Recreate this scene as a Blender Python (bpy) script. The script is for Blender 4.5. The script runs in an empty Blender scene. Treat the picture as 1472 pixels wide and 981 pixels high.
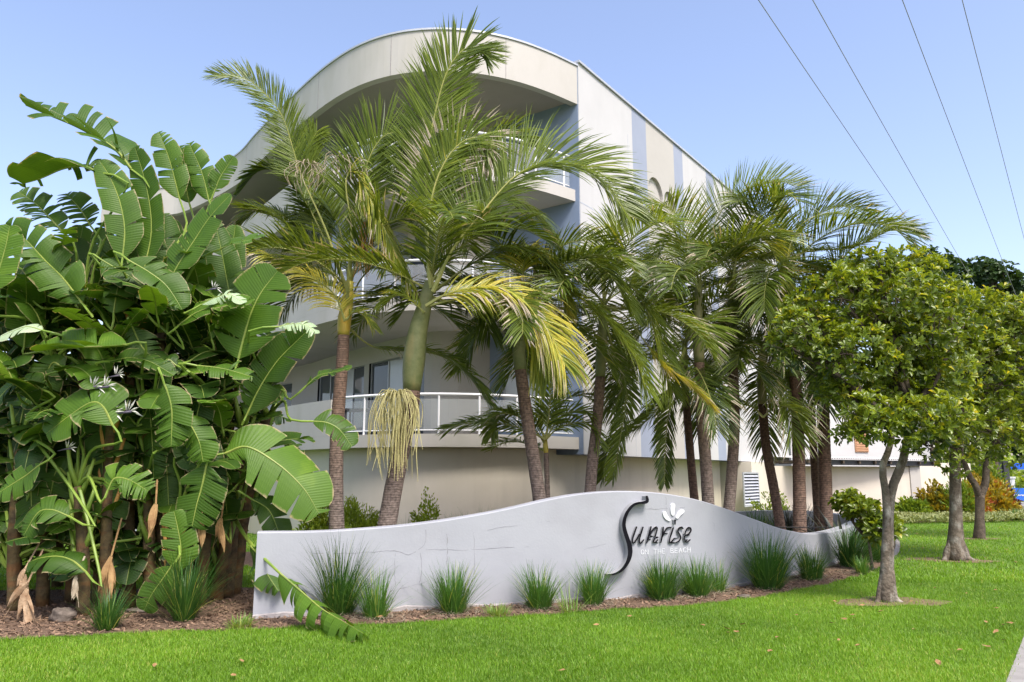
import bpy, math, random
import numpy as np
from mathutils import Vector as V, Matrix
random.seed(7); RNG = np.random.default_rng(7)
sc = bpy.context.scene
COL = sc.collection
R = math.radians
# ------------------------------------------------------------------ camera
PITCH = R(9.95); FPX = 1100.0; EYE = V((0, 0, 1.6))
cam = bpy.data.cameras.new('camera'); co = bpy.data.objects.new('camera', cam); COL.objects.link(co)
co.location = EYE; co.rotation_euler = (math.pi/2 + PITCH, 0, 0)
cam.sensor_width = 36; cam.lens = 36*FPX/1472; cam.clip_end = 2000; cam.clip_start = .05
sc.camera = co
CP, SP = math.cos(PITCH), math.sin(PITCH)
def ray(px, py):
    x = px-736; u = 490.5-py
    return V((x, FPX*CP-u*SP, FPX*SP+u*CP))
def P(px, py, Y):
    d = ray(px, py); return EYE + d*(Y/d.y)
def G(px, py, z=0.0):
    d = ray(px, py); return EYE + d*((z-EYE.z)/d.z)
def PZ(px, py, z): return G(px, py, z)
def mpp(p):                                   # metres per pixel at a world point
    return ((p-EYE).dot(V((0, CP, SP))))/FPX
# ------------------------------------------------------------------ materials
MATS = {}
def nodes(m):
    m.use_nodes = True; nt = m.node_tree; nt.nodes.clear(); return nt
def lin(c): return tuple(c)+(1,)
def surf(name, c1, c2=None, rough=.8, scale=6, detail=6, bump=.0, bscale=60, metal=0, stain=None, spec=.3, coat=0):
    m = bpy.data.materials.new(name); nt = nodes(m); N = nt.nodes; L = nt.links
    out = N.new('ShaderNodeOutputMaterial'); b = N.new('ShaderNodeBsdfPrincipled'); L.new(b.outputs[0], out.inputs[0])
    tc = N.new('ShaderNodeTexCoord')
    n = N.new('ShaderNodeTexNoise'); n.inputs['Scale'].default_value = scale; n.inputs['Detail'].default_value = detail
    n.inputs['Roughness'].default_value = .65
    L.new(tc.outputs['Object'], n.inputs['Vector'])
    r = N.new('ShaderNodeValToRGB'); r.color_ramp.elements[0].position = .35; r.color_ramp.elements[1].position = .68
    r.color_ramp.elements[0].color = lin(c1); r.color_ramp.elements[1].color = lin(c2 or c1)
    L.new(n.outputs['Fac'], r.inputs[0]); colr = r.outputs[0]
    if stain:
        mp = N.new('ShaderNodeMapping'); mp.inputs['Scale'].default_value = stain[1]
        L.new(tc.outputs['Object'], mp.inputs[0])
        n3 = N.new('ShaderNodeTexNoise'); n3.inputs['Scale'].default_value = 1; n3.inputs['Detail'].default_value = 5
        L.new(mp.outputs[0], n3.inputs['Vector'])
        r3 = N.new('ShaderNodeValToRGB'); r3.color_ramp.elements[0].position = .5; r3.color_ramp.elements[1].position = .75
        r3.color_ramp.elements[0].color = (0,0,0,1); r3.color_ramp.elements[1].color = (stain[2],)*3+(1,)
        L.new(n3.outputs['Fac'], r3.inputs[0])
        mx = N.new('ShaderNodeMixRGB'); L.new(r3.outputs[0], mx.inputs[0]); L.new(colr, mx.inputs[1]); mx.inputs[2].default_value = lin(stain[0]); colr = mx.outputs[0]
    L.new(colr, b.inputs['Base Color'])
    b.inputs['Roughness'].default_value = rough; b.inputs['Metallic'].default_value = metal
    b.inputs['Specular IOR Level'].default_value = spec
    if bump:
        n2 = N.new('ShaderNodeTexNoise'); n2.inputs['Scale'].default_value = bscale; n2.inputs['Detail'].default_value = 5
        L.new(tc.outputs['Object'], n2.inputs['Vector'])
        bp = N.new('ShaderNodeBump'); bp.inputs['Strength'].default_value = bump; bp.inputs['Distance'].default_value = .02
        L.new(n2.outputs['Fac'], bp.inputs['Height']); L.new(bp.outputs[0], b.inputs['Normal'])
    MATS[name] = m; return m
def leafmat(name, lo, hi, third=None, rough=.42, trans=.3, ribs=0, tcol=None, edge=None, spec=.4, nscale=1.5):
    """leaf blade: tint attribute picks the colour along lo-hi(-third); ribs = veins per metre"""
    m = bpy.data.materials.new(name); nt = nodes(m); N = nt.nodes; L = nt.links
    out = N.new('ShaderNodeOutputMaterial'); b = N.new('ShaderNodeBsdfPrincipled')
    a = N.new('ShaderNodeAttribute'); a.attribute_name = 'tint'
    r = N.new('ShaderNodeValToRGB'); e = r.color_ramp.elements
    e[0].position = 0; e[0].color = lin(lo); e[1].position = .7 if third else 1; e[1].color = lin(hi)
    if third: x = e.new(1.0); x.color = lin(third)
    tc = N.new('ShaderNodeTexCoord'); n = N.new('ShaderNodeTexNoise'); n.inputs['Scale'].default_value = nscale; n.inputs['Detail'].default_value = 4
    L.new(tc.outputs['Object'], n.inputs['Vector'])
    ma = N.new('ShaderNodeMath'); ma.operation = 'MULTIPLY_ADD'; L.new(n.outputs['Fac'], ma.inputs[0]); ma.inputs[1].default_value = .5; ma.inputs[2].default_value = -.25
    ad = N.new('ShaderNodeMath'); ad.operation = 'ADD'; ad.use_clamp = True; L.new(a.outputs['Fac'], ad.inputs[0]); L.new(ma.outputs[0], ad.inputs[1])
    L.new(ad.outputs[0], r.inputs[0]); colr = r.outputs[0]
    if ribs:
        u = N.new('ShaderNodeAttribute'); u.attribute_name = 'luv'
        sp = N.new('ShaderNodeSeparateXYZ'); L.new(u.outputs['Vector'], sp.inputs[0])
        mu = N.new('ShaderNodeMath'); mu.operation = 'MULTIPLY'; L.new(sp.outputs[0], mu.inputs[0]); mu.inputs[1].default_value = ribs*6.283
        n4 = N.new('ShaderNodeTexNoise'); n4.noise_dimensions = '1D'; n4.inputs['Scale'].default_value = ribs*1.3; L.new(sp.outputs[0], n4.inputs['W'])
        si = N.new('ShaderNodeMath'); si.operation = 'SINE'; L.new(mu.outputs[0], si.inputs[0])
        s2 = N.new('ShaderNodeMath'); s2.operation = 'ADD'; L.new(si.outputs[0], s2.inputs[0]); L.new(n4.outputs['Fac'], s2.inputs[1])
        bp = N.new('ShaderNodeBump'); bp.inputs['Strength'].default_value = .28; bp.inputs['Distance'].default_value = .004
        L.new(s2.outputs[0], bp.inputs['Height']); L.new(bp.outputs[0], b.inputs['Normal'])
        mr = N.new('ShaderNodeMapRange'); mr.inputs['From Min'].default_value = -1; mr.inputs['From Max'].default_value = 2
        mr.inputs['To Min'].default_value = .93; mr.inputs['To Max'].default_value = 1.06; L.new(s2.outputs[0], mr.inputs[0])
        hs = N.new('ShaderNodeHueSaturation'); L.new(mr.outputs[0], hs.inputs['Value']); L.new(colr, hs.inputs['Color']); colr = hs.outputs[0]
        if edge:
            n5 = N.new('ShaderNodeTexNoise'); n5.inputs['Scale'].default_value = 14; L.new(tc.outputs['Object'], n5.inputs['Vector'])
            e1 = N.new('ShaderNodeMath'); e1.operation = 'MULTIPLY_ADD'; L.new(n5.outputs['Fac'], e1.inputs[0]); e1.inputs[1].default_value = .22; L.new(sp.outputs[1], e1.inputs[2])
            e2 = N.new('ShaderNodeMapRange'); e2.inputs['From Min'].default_value = 1.045; e2.inputs['From Max'].default_value = 1.13; L.new(e1.outputs[0], e2.inputs[0])
            mx = N.new('ShaderNodeMixRGB'); L.new(e2.outputs[0], mx.inputs[0]); L.new(colr, mx.inputs[1]); mx.inputs[2].default_value = lin(edge); colr = mx.outputs[0]
    L.new(colr, b.inputs['Base Color']); b.inputs['Roughness'].default_value = rough; b.inputs['Specular IOR Level'].default_value = spec
    if trans:
        t = N.new('ShaderNodeBsdfTranslucent')
        h2 = N.new('ShaderNodeMixRGB'); h2.blend_type = 'MULTIPLY'; h2.inputs[0].default_value = 1; L.new(colr, h2.inputs[1]); h2.inputs[2].default_value = lin(tcol or (2.2, 1.9, .8))
        L.new(h2.outputs[0], t.inputs[0])
        ms = N.new('ShaderNodeMixShader'); ms.inputs[0].default_value = trans; L.new(b.outputs[0], ms.inputs[1]); L.new(t.outputs[0], ms.inputs[2]); L.new(ms.outputs[0], out.inputs[0])
    else: L.new(b.outputs[0], out.inputs[0])
    MATS[name] = m; return m
def ringmat(name, base, dark, top, ring=14, z0=0, z1=3, lich=None):
    m = bpy.data.materials.new(name); nt = nodes(m); N = nt.nodes; L = nt.links
    out = N.new('ShaderNodeOutputMaterial'); b = N.new('ShaderNodeBsdfPrincipled'); L.new(b.outputs[0], out.inputs[0])
    tc = N.new('ShaderNodeTexCoord'); sp = N.new('ShaderNodeSeparateXYZ'); L.new(tc.outputs['Object'], sp.inputs[0])
    n = N.new('ShaderNodeTexNoise'); n.inputs['Scale'].default_value = 5; n.inputs['Detail'].default_value = 6; L.new(tc.outputs['Object'], n.inputs['Vector'])
    w = N.new('ShaderNodeMath'); w.operation = 'MULTIPLY_ADD'; L.new(n.outputs['Fac'], w.inputs[0]); w.inputs[1].default_value = .06; L.new(sp.outputs[2], w.inputs[2])
    w2 = N.new('ShaderNodeMath'); w2.operation = 'MULTIPLY'; L.new(w.outputs[0], w2.inputs[0]); w2.inputs[1].default_value = ring
    fr = N.new('ShaderNodeMath'); fr.operation = 'FRACT'; L.new(w2.outputs[0], fr.inputs[0])
    rr = N.new('ShaderNodeValToRGB'); e = rr.color_ramp.elements; e[0].position = 0; e[0].color = (1,1,1,1); e[1].position = .18; e[1].color = (0,0,0,1); x = e.new(.9); x.color = (.15,.15,.15,1)
    L.new(fr.outputs[0], rr.inputs[0])
    g = N.new('ShaderNodeMapRange'); g.inputs['From Min'].default_value = z0; g.inputs['From Max'].default_value = z1; L.new(sp.outputs[2], g.inputs[0])
    c0 = N.new('ShaderNodeMixRGB'); L.new(g.outputs[0], c0.inputs[0]); c0.inputs[1].default_value = lin(base); c0.inputs[2].default_value = lin(top)
    nn = N.new('ShaderNodeTexNoise'); nn.inputs['Scale'].default_value = 22; nn.inputs['Detail'].default_value = 6; L.new(tc.outputs['Object'], nn.inputs['Vector'])
    mr = N.new('ShaderNodeMapRange'); mr.inputs['To Min'].default_value = .5; mr.inputs['To Max'].default_value = 1.6; mr.inputs['From Min'].default_value = .3; mr.inputs['From Max'].default_value = .7; L.new(nn.outputs['Fac'], mr.inputs[0])
    hs = N.new('ShaderNodeHueSaturation'); L.new(c0.outputs[0], hs.inputs['Color']); L.new(mr.outputs[0], hs.inputs['Value'])
    c1 = N.new('ShaderNodeMixRGB'); L.new(rr.outputs[0], c1.inputs[0]); L.new(hs.outputs[0], c1.inputs[1]); c1.inputs[2].default_value = lin(dark)
    L.new(c1.outputs[0], b.inputs['Base Color']); b.inputs['Roughness'].default_value = .75; b.inputs['Specular IOR Level'].default_value = .25
    bp = N.new('ShaderNodeBump'); bp.inputs['Strength'].default_value = .7; bp.inputs['Distance'].default_value = .02; bp.invert = True
    L.new(rr.outputs[0], bp.inputs['Height']); L.new(bp.outputs[0], b.inputs['Normal'])
    MATS[name] = m; return m
def glassmat(name, tint, fac, rough=.05):
    m = bpy.data.materials.new(name); nt = nodes(m); N = nt.nodes; L = nt.links
    out = N.new('ShaderNodeOutputMaterial'); b = N.new('ShaderNodeBsdfPrincipled'); b.inputs['Base Color'].default_value = lin(tint); b.inputs['Roughness'].default_value = rough
    t = N.new('ShaderNodeBsdfTransparent'); t.inputs[0].default_value = (.9,.94,.93,1)
    ms = N.new('ShaderNodeMixShader'); ms.inputs[0].default_value = fac; L.new(t.outputs[0], ms.inputs[1]); L.new(b.outputs[0], ms.inputs[2]); L.new(ms.outputs[0], out.inputs[0])
    MATS[name] = m; return m
surf('beige', (.56,.515,.43), (.595,.55,.465), .85, 1.2, bump=.05, bscale=90, stain=((.36,.34,.29), (2.2,2.2,.35), .35))
surf('fascia', (.42,.405,.375), (.455,.44,.41), .85, .7, bump=.04, stain=((.34,.33,.27), (1.6,1.6,.5), .45))
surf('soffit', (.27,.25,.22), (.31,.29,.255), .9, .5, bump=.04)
surf('white', (.455,.455,.45), (.485,.485,.48), .7, .8, bump=.03, stain=((.34,.34,.325), (1.5,1.5,.15), .3))
surf('cream', (.40,.385,.35), (.43,.415,.38), .75, .8, bump=.03)
surf('stripe', (.26,.295,.37), (.29,.325,.40), .75, .8)
surf('blue', (.17,.225,.32), (.20,.255,.35), .8, 1, bump=.03, stain=((.2,.26,.36), (2,2,.3), .4))
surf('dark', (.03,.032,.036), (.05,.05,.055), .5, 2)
surf('alu', (.42,.44,.47), (.47,.49,.52), .4, 3, metal=.2)
surf('rail', (.74,.75,.77), None, .35)
surf('louvre', (.36,.38,.42), (.44,.46,.50), .5, 3)
surf('signwall', (.295,.308,.335), (.325,.338,.365), .7, 1.3, bump=.10, bscale=35, stain=((.26,.265,.285), (1.5,1.5,2.5), .5))
surf('signcap', (.5,.5,.53), (.54,.54,.57), .7, 2, bump=.05)
surf('crack', (.19,.19,.20), (.26,.26,.28), .9, 20)
surf('footing', (.26,.24,.24), (.36,.34,.33), .95, 9, bump=.3)
surf('charcoal', (.006,.006,.008), (.012,.012,.015), .95, 9, spec=.05)
surf('letterside', (.26,.265,.27), (.32,.325,.33), .6, 6)
surf('signwhite', (.62,.64,.66), None, .5)
surf('lawn', (.07,.13,.015), (.12,.20,.025), .95, 2.2, bump=.6, bscale=55)
surf('mulch', (.09,.06,.04), (.20,.13,.085), .95, 26, bump=1.0, bscale=60)
surf('chip', (.09,.055,.035), (.30,.20,.13), .9, 12)
surf('baresoil', (.12,.085,.05), (.24,.17,.10), .95, 14, bump=.8, bscale=60, stain=((.12,.2,.03), (5,5,5), .9))
surf('edging', (.22,.20,.18), (.33,.31,.28), .9, 12, bump=.4)
surf('path', (.22,.21,.195), (.29,.28,.26), .9, 5, bump=.2, bscale=120)
surf('asphalt', (.05,.05,.052), (.07,.07,.07), .9, 20, bump=.4, bscale=200)
surf('bark', (.07,.055,.04), (.20,.165,.125), .9, 7, detail=10, bump=1.0, bscale=30, stain=((.36,.34,.29), (9,9,5), .9))
surf('barkdark', (.045,.035,.026), (.12,.095,.07), .9, 9, bump=.8, bscale=30)
surf('stem', (.045,.032,.018), (.15,.11,.045), .75, 7, bump=.7, bscale=26, stain=((.22,.09,.03), (3,3,9), .7))
surf('midrib', (.15,.21,.04), (.27,.31,.07), .45, 3)
surf('petiole', (.13,.22,.03), (.22,.30,.05), .45, 4)
surf('rachis', (.20,.22,.06), (.32,.31,.10), .5, 4)
surf('orange', (.36,.17,.04), (.45,.26,.07), .5, 4)
surf('shaft', (.13,.155,.055), (.24,.245,.11), .55, 4, bump=.2, bscale=30, stain=((.30,.24,.10), (5,5,1.2), .8))
surf('shaftyellow', (.45,.38,.07), (.52,.33,.05), .45, 3, stain=((.25,.32,.05), (4,4,1), .9))
surf('fruit', (.46,.42,.18), (.52,.48,.22), .6, 4)
surf('petal', (.50,.50,.45), None, .6); surf('bract', (.05,.05,.09), (.09,.07,.07), .5, 4)
surf('deadleaf', (.22,.13,.07), (.42,.31,.20), .85, 9, bump=.4); surf('dryfibre', (.26,.21,.14), (.40,.35,.26), .9, 6)
surf('brownleaf', (.20,.11,.045), (.36,.23,.10), .8, 7)
surf('timber', (.40,.22,.12), (.48,.28,.17), .7, 3)
surf('wire', (.30,.32,.36), None, .6)
surf('bluesign', (.02,.12,.62), (.025,.14,.66), .4, 1)
surf('rock', (.07,.055,.045), (.19,.16,.13), .95, 8, bump=1, bscale=14)
surf('vinyl', (.6,.62,.63), None, .5)
surf('louvredark', (.06,.062,.07), None, .6)
glassmat('glass', (.70,.74,.76), .24, .06); glassmat('pane', (.07,.08,.095), .96, .04)
surf('palepane', (.42,.44,.46), (.47,.49,.51), .15, .7, spec=.6)
leafmat('banana', (.018,.050,.006), (.075,.155,.012), (.20,.31,.025), .50, .25, ribs=30, edge=(.36,.29,.16), spec=.28, nscale=3.0)
leafmat('bananapale', (.25,.38,.20), (.38,.48,.30), None, .45, .25, ribs=34, edge=(.5,.45,.3))
leafmat('frond', (.034,.066,.010), (.175,.235,.030), (.50,.45,.07), .38, .32, spec=.45)
leafmat('frondtip', (.35,.30,.22), (.45,.40,.32), None, .7, .2)
leafmat('treeleaf', (.028,.060,.008), (.19,.26,.020), (.36,.34,.03), .34, .36, spec=.5, nscale=.9)
leafmat('darktree', (.02,.05,.014), (.05,.095,.02), None, .5, .2)
leafmat('tuft', (.03,.09,.018), (.085,.20,.03), (.30,.34,.08), .4, .25)
leafmat('limebush', (.10,.18,.02), (.28,.36,.03), None, .5, .3)
leafmat('croton', (.06,.09,.015), (.30,.24,.02), (.30,.08,.02), .45, .3)
leafmat('redbush', (.03,.015,.02), (.12,.03,.03), None, .5, .2)
leafmat('palecover', (.13,.17,.05), (.27,.30,.13), None, .7, .2)
leafmat('flax', (.03,.035,.03), (.09,.10,.07), None, .4, .15)
leafmat('grass', (.085,.185,.008), (.205,.375,.020), (.36,.40,.08), .5, .38, tcol=(1.6,1.5,.8), nscale=.7)
ringmat('palmtrunk', (.195,.16,.135), (.10,.078,.065), (.155,.10,.07), 27, 1.0, 2.8)
ringmat('darkpalmtrunk', (.15,.10,.075), (.075,.05,.04), (.09,.05,.03), 24, .8, 2.4)
# ------------------------------------------------------------------ builders
class MB:
    def __init__(s): s.v=[]; s.f=[]; s.m=[]; s.t=[]; s.u=[]
    def add(s, vs, fs, mat=0, tint=.5, uv=None):
        o = len(s.v); s.v += [tuple(p) for p in vs]; s.f += [tuple(i+o for i in f) for f in fs]; s.m += [mat]*len(fs)
        s.t += (tint if isinstance(tint, list) else [tint]*len(vs)); s.u += (uv if uv else [(0,0,0)]*len(vs))
    def box(s, lo, hi, mat=0):
        x0,y0,z0 = lo; x1,y1,z1 = hi
        s.add([(x0,y0,z0),(x1,y0,z0),(x1,y1,z0),(x0,y1,z0),(x0,y0,z1),(x1,y0,z1),(x1,y1,z1),(x0,y1,z1)],
              [(0,3,2,1),(4,5,6,7),(0,1,5,4),(1,2,6,5),(2,3,7,6),(3,0,4,7)], mat)
    def obox(s, o, a, b, c, mat=0):           # oriented box: corner o, edge vectors a,b,c
        o,a,b,c = V(o),V(a),V(b),V(c)
        s.add([o,o+a,o+a+b,o+b,o+c,o+a+c,o+a+b+c,o+b+c],[(0,3,2,1),(4,5,6,7),(0,1,5,4),(1,2,6,5),(2,3,7,6),(3,0,4,7)], mat)
    def tube(s, pts, rad, seg=8, mat=0, caps=True, tint=.5, lump=0):
        pts = [V(p) for p in pts]; n = len(pts)
        if not hasattr(rad, '__len__'): rad = [rad]*n
        vs=[]; fs=[]; ref=None
        for i,p in enumerate(pts):
            T = (pts[min(i+1,n-1)]-pts[max(i-1,0)]).normalized()
            if ref is None: ref = V((1,0,0)) if abs(T.x)<.8 else V((0,1,0))
            A = (ref - T*ref.dot(T)).normalized(); B = T.cross(A); ref = A
            for k in range(seg):
                a = 2*math.pi*k/seg; r = rad[i]*(1+lump*math.sin(a*3+i*.4)*.6+lump*math.sin(a*5+i*.9)*.4)
                vs.append(p+(A*math.cos(a)+B*math.sin(a))*r)
        for i in range(n-1):
            for k in range(seg):
                k2=(k+1)%seg; fs.append((i*seg+k,i*seg+k2,(i+1)*seg+k2,(i+1)*seg+k))
        if caps: fs += [tuple(range(seg-1,-1,-1)), tuple((n-1)*seg+k for k in range(seg))]
        s.add(vs, fs, mat, tint)
    def build(s, name, mats, parent=None, smooth=False, loc=None):
        me = bpy.data.meshes.new(name); off = V((0,0,0))
        if parent is not None: off = parent.get('_org') and V(parent['_org']) or V((0,0,0))
        elif loc is not None: off = V(loc)
        me.from_pydata([(x-off[0],y-off[1],z-off[2]) for x,y,z in s.v], [], s.f)
        if isinstance(mats, str): mats=[mats]
        for k in mats: me.materials.append(MATS[k])
        me.polygons.foreach_set('material_index', s.m)
        if smooth: me.polygons.foreach_set('use_smooth', [True]*len(s.f))
        at = me.attributes.new('tint','FLOAT','POINT'); at.data.foreach_set('value', s.t)
        if any(u != (0,0,0) for u in s.u):
            at = me.attributes.new('luv','FLOAT_VECTOR','POINT'); at.data.foreach_set('vector', [c for u in s.u for c in u])
        me.update()
        o = bpy.data.objects.new(name, me); COL.objects.link(o)
        if parent is not None:
            o.parent = parent; o['_org'] = tuple(off)
        elif loc is not None: o.location = loc
        return o
def _chk(l):
    n=len(l.replace('-',' ').split())
    if n>16 or n<4: print('LABEL',n,l)
def _chk(l):
    n=len(l.replace('-',' ').split())
    if n>16 or n<4: print('LABEL',n,l)
def thing(name, label, cat, loc, group=None):
    o = bpy.data.objects.new(name, None); COL.objects.link(o); o.location = loc; o.empty_display_size=.2
    _chk(label); o['label']=label; o['category']=cat; o['_org']=tuple(loc)
    if group: o['group']=group
    return o
def tag(o, label, cat, group=None):
    _chk(label)
    o['label']=label; o['category']=cat
    if group: o['group']=group
    return o
def kind(o, k): o['kind']=k; return o
def cat_rom(pts, n):
    pts=[V(p) for p in pts]
    if len(pts)==2: return [pts[0].lerp(pts[1], i/(n-1)) for i in range(n)]
    q=[pts[0]*2-pts[1]]+pts+[pts[-1]*2-pts[-2]]; out=[]; m=len(pts)-1
    for i in range(n):
        t=i/(n-1)*m; k=min(int(t),m-1); u=t-k; a,b,c,d=q[k:k+4]
        out.append(.5*((2*b)+(c-a)*u+(2*a-5*b+4*c-d)*u*u+(3*b-a-3*c+d)*u**3))
    return out
def even(pts, n, dense=200):
    d=cat_rom(pts,dense); s=[0]
    for i in range(1,len(d)): s.append(s[-1]+(d[i]-d[i-1]).length)
    out=[]; j=0
    for i in range(n):
        t=s[-1]*i/(n-1)
        while j<len(s)-2 and s[j+1]<t: j+=1
        w=(t-s[j])/max(1e-9,s[j+1]-s[j]); out.append(d[j].lerp(d[j+1],min(1,max(0,w))))
    return out, s[-1]
def leaves_np(name, pos, dr, nr, ln, wd, tint, mat, parent=None, loc=None):
    """many small obovate folded leaves in one mesh"""
    n=len(pos); T=dr/np.linalg.norm(dr,axis=1,keepdims=True); S=np.cross(T,nr); S/=np.linalg.norm(S,axis=1,keepdims=True)+1e-9; N=np.cross(S,T)
    ln=ln[:,None]; wd=wd[:,None]; up=N*wd*.35
    vs=np.stack([pos, pos+T*ln*.4-S*wd*.36+up*.7, pos+T*ln*.45, pos+T*ln*.4+S*wd*.36+up*.7, pos+T*ln*.75-S*wd*.5+up, pos+T*ln*.78-N*ln*.05, pos+T*ln*.75+S*wd*.5+up, pos+T*ln-N*ln*.12],1)
    f4=np.array([[1,2,5,4],[2,3,6,5]]); f3=np.array([[0,2,1],[0,3,2],[4,5,7],[5,6,7]])
    return mesh_np(name, vs, f4, f3, tint, mat, parent, loc)
def mesh_np(name, vs, f4, f3, tint, mat, parent=None, loc=None):
    n,k,_=vs.shape; off=V(parent['_org']) if parent is not None else V(loc or (0,0,0))
    base=(np.arange(n)*k)[:,None,None]
    a4=(f4[None]+base).reshape(-1) if len(f4) else np.zeros(0,int); a3=(f3[None]+base).reshape(-1) if len(f3) else np.zeros(0,int)
    loops=np.concatenate([a4,a3]).astype(np.int32); n4=len(a4)//4; n3=len(a3)//3
    starts=np.concatenate([np.arange(n4)*4, n4*4+np.arange(n3)*3]).astype(np.int32)
    me=bpy.data.meshes.new(name); me.vertices.add(n*k); me.vertices.foreach_set('co',(vs.reshape(-1,3)-np.array(off)).astype(np.float32).ravel())
    me.loops.add(len(loops)); me.loops.foreach_set('vertex_index',loops)
    me.polygons.add(n4+n3); me.polygons.foreach_set('loop_start',starts)
    me.materials.append(MATS[mat]); at=me.attributes.new('tint','FLOAT','POINT'); at.data.foreach_set('value',np.repeat(tint,k).astype(np.float32))
    me.update(calc_edges=True); me.validate()
    o=bpy.data.objects.new(name,me); COL.objects.link(o)
    if parent is not None: o.parent=parent; o['_org']=tuple(off)
    elif loc is not None: o.location=loc
    return o
def poly_sheet(name, pts, z, mat, k='structure'):
    from mathutils.geometry import tessellate_polygon
    mb=MB(); vs=[V((p[0],p[1],z)) for p in pts]; fs=tessellate_polygon([vs])
    mb.add(vs, [f for f in fs]); o=mb.build(name, mat)
    bpy_n=o.data.polygons
    if bpy_n[0].normal.z<0: o.data.flip_normals()
    if k: o['kind']=k
    return o
# ------------------------------------------------------------------ ground
mb=MB(); mb.add([(-400,-60,0),(400,-60,0),(400,700,0),(-400,700,0)],[(0,1,2,3)])
kind(mb.build('lawn','lawn'),'structure')
dS=V((math.sin(R(36.5)),math.cos(R(36.5)),0)); nS=V((dS.y,-dS.x,0))     # street direction and its right-hand normal
p0=G(1447,981); kx=p0-dS*14
mb=MB(); a=kx; 
ptsA=[kx+dS*t for t in (0,80)]; wpath=1.5
mb.add([ptsA[0]+V((0,0,.012)),ptsA[0]+nS*wpath+V((0,0,.012)),ptsA[1]+nS*wpath+V((0,0,.012)),ptsA[1]+V((0,0,.012))],[(0,1,2,3)])
kind(mb.build('footpath','path'),'structure')
mb=MB(); q=[ptsA[0]+nS*4.2, ptsA[0]+nS*13, ptsA[1]+nS*13, ptsA[1]+nS*4.2]
mb.add([p+V((0,0,.008)) for p in q],[(0,1,2,3)]); kind(mb.build('road','asphalt'),'structure')
mb=MB(); mb.obox(ptsA[0]+nS*4.05,nS*.15,dS*80,V((0,0,.12))); kind(mb.build('kerb','path'),'structure')
# sign wall plan (front face) and top profile
base_px=[(363,890),(450,886),(560,880),(680,873),(780,868),(880,862),(960,857),(1040,847),(1110,835),(1170,820),(1215,806),(1243,792)]
wall_ctrl=[G(*p) for p in base_px]
WALL,WL=even(wall_ctrl,160)
def wall_at(px,py,off=0.0):
    """point of the wall face (pushed out by off) seen at a pixel"""
    d=ray(px,py); best=None
    for i in range(len(WALL)-1):
        a=WALL[i]; b=WALL[i+1]; t=(b-a).normalized(); n=V((t.y,-t.x,0))
        A=a+n*off; B=b+n*off
        fa=A.x*d.y-A.y*d.x; fb=B.x*d.y-B.y*d.x
        if fa*fb<=0 or i==len(WALL)-2:
            w=fa/(fa-fb) if fa!=fb else 0; w=min(1,max(0,w)) if fa*fb<=0 else 1
            p=A.lerp(B,w); z=EYE.z+d.z*p.y/d.y; return V((p.x,p.y,z)), n, i+w
    return None
top_px=[(372,765),(450,765),(520,761),(600,754),(680,742),(740,730),(800,715),(850,708),(890,705.5),(940,707),(1000,717),(1040,730),(1080,745),(1120,760),(1160,768),(1190,766),(1220,758),(1243,749)]
tp=[]
for p in top_px:
    q=wall_at(*p); tp.append((q[2],q[0].z))
def topz(i):
    xs=[t[0] for t in tp]; zs=[t[1] for t in tp]
    return float(np.interp(i,xs,zs))
TZ=np.array([topz(i) for i in range(len(WALL))]); TZ=np.convolve(np.pad(TZ,4,mode='edge'),np.ones(9)/9,mode='valid')
TZ[0]=TZ[1]
sign=thing('sign_wall','low pale blue grey rendered garden wall with a wavy top carrying raised script lettering','sign wall',WALL[60])
TH=.24
norms=[]
for i in range(len(WALL)):
    t=(WALL[min(i+1,159)]-WALL[max(i-1,0)]).normalized(); norms.append(V((t.y,-t.x,0)))
mb=MB(); rows=8; vs=[]
for i,p in enumerate(WALL):
    n=norms[i]; fr=[V((p.x,p.y,-.1+(TZ[i]-.012+.1)*j/rows)) for j in range(rows+1)]
    bk=[q-n*TH for q in fr]
    vs+=fr+[V((p.x,p.y,TZ[i]))-n*.012,V((p.x,p.y,TZ[i]))-n*(TH-.012)]+bk[::-1]
K=2*rows+4; fs=[]
for i in range(len(WALL)-1):
    for j in range(K-1): fs.append((i*K+j,(i+1)*K+j,(i+1)*K+j+1,i*K+j+1))
fs+= [tuple(range(K)), tuple((len(WALL)-1)*K+j for j in range(K-1,-1,-1))]
mb.add(vs,fs); mb.build('wall_body','signwall',sign)
# return of the wall, curling back behind the right end
e=WALL[-1]-norms[-1]*TH*.5; ret=even([e+V((.10,.14,0)),e+V((.05,.6,0)),e+V((-.5,1.1,0)),e+V((-1.6,1.5,0)),e+V((-3.0,1.9,0))],24)[0]
mb=MB(); vs=[]
for i,p in enumerate(ret):
    t=(ret[min(i+1,23)]-ret[max(i-1,0)]).normalized(); n=V((t.y,-t.x,0)); z=.62+.16*math.sin(min(1,i/8)*math.pi/2)-.1*max(0,(i-14)/10)
    vs+=[p+n*.12+V((0,0,-.1)),p+n*.12+V((0,0,z)),p-n*.12+V((0,0,z)),p-n*.12+V((0,0,-.1))]
fs=[(i*4+j,(i+1)*4+j,(i+1)*4+j+1,i*4+j+1) for i in range(23) for j in range(3)]+[(0,1,2,3),(95,94,93,92)]
mb.add(vs,fs); mb.build('wall_return','signwall',sign)
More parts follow.
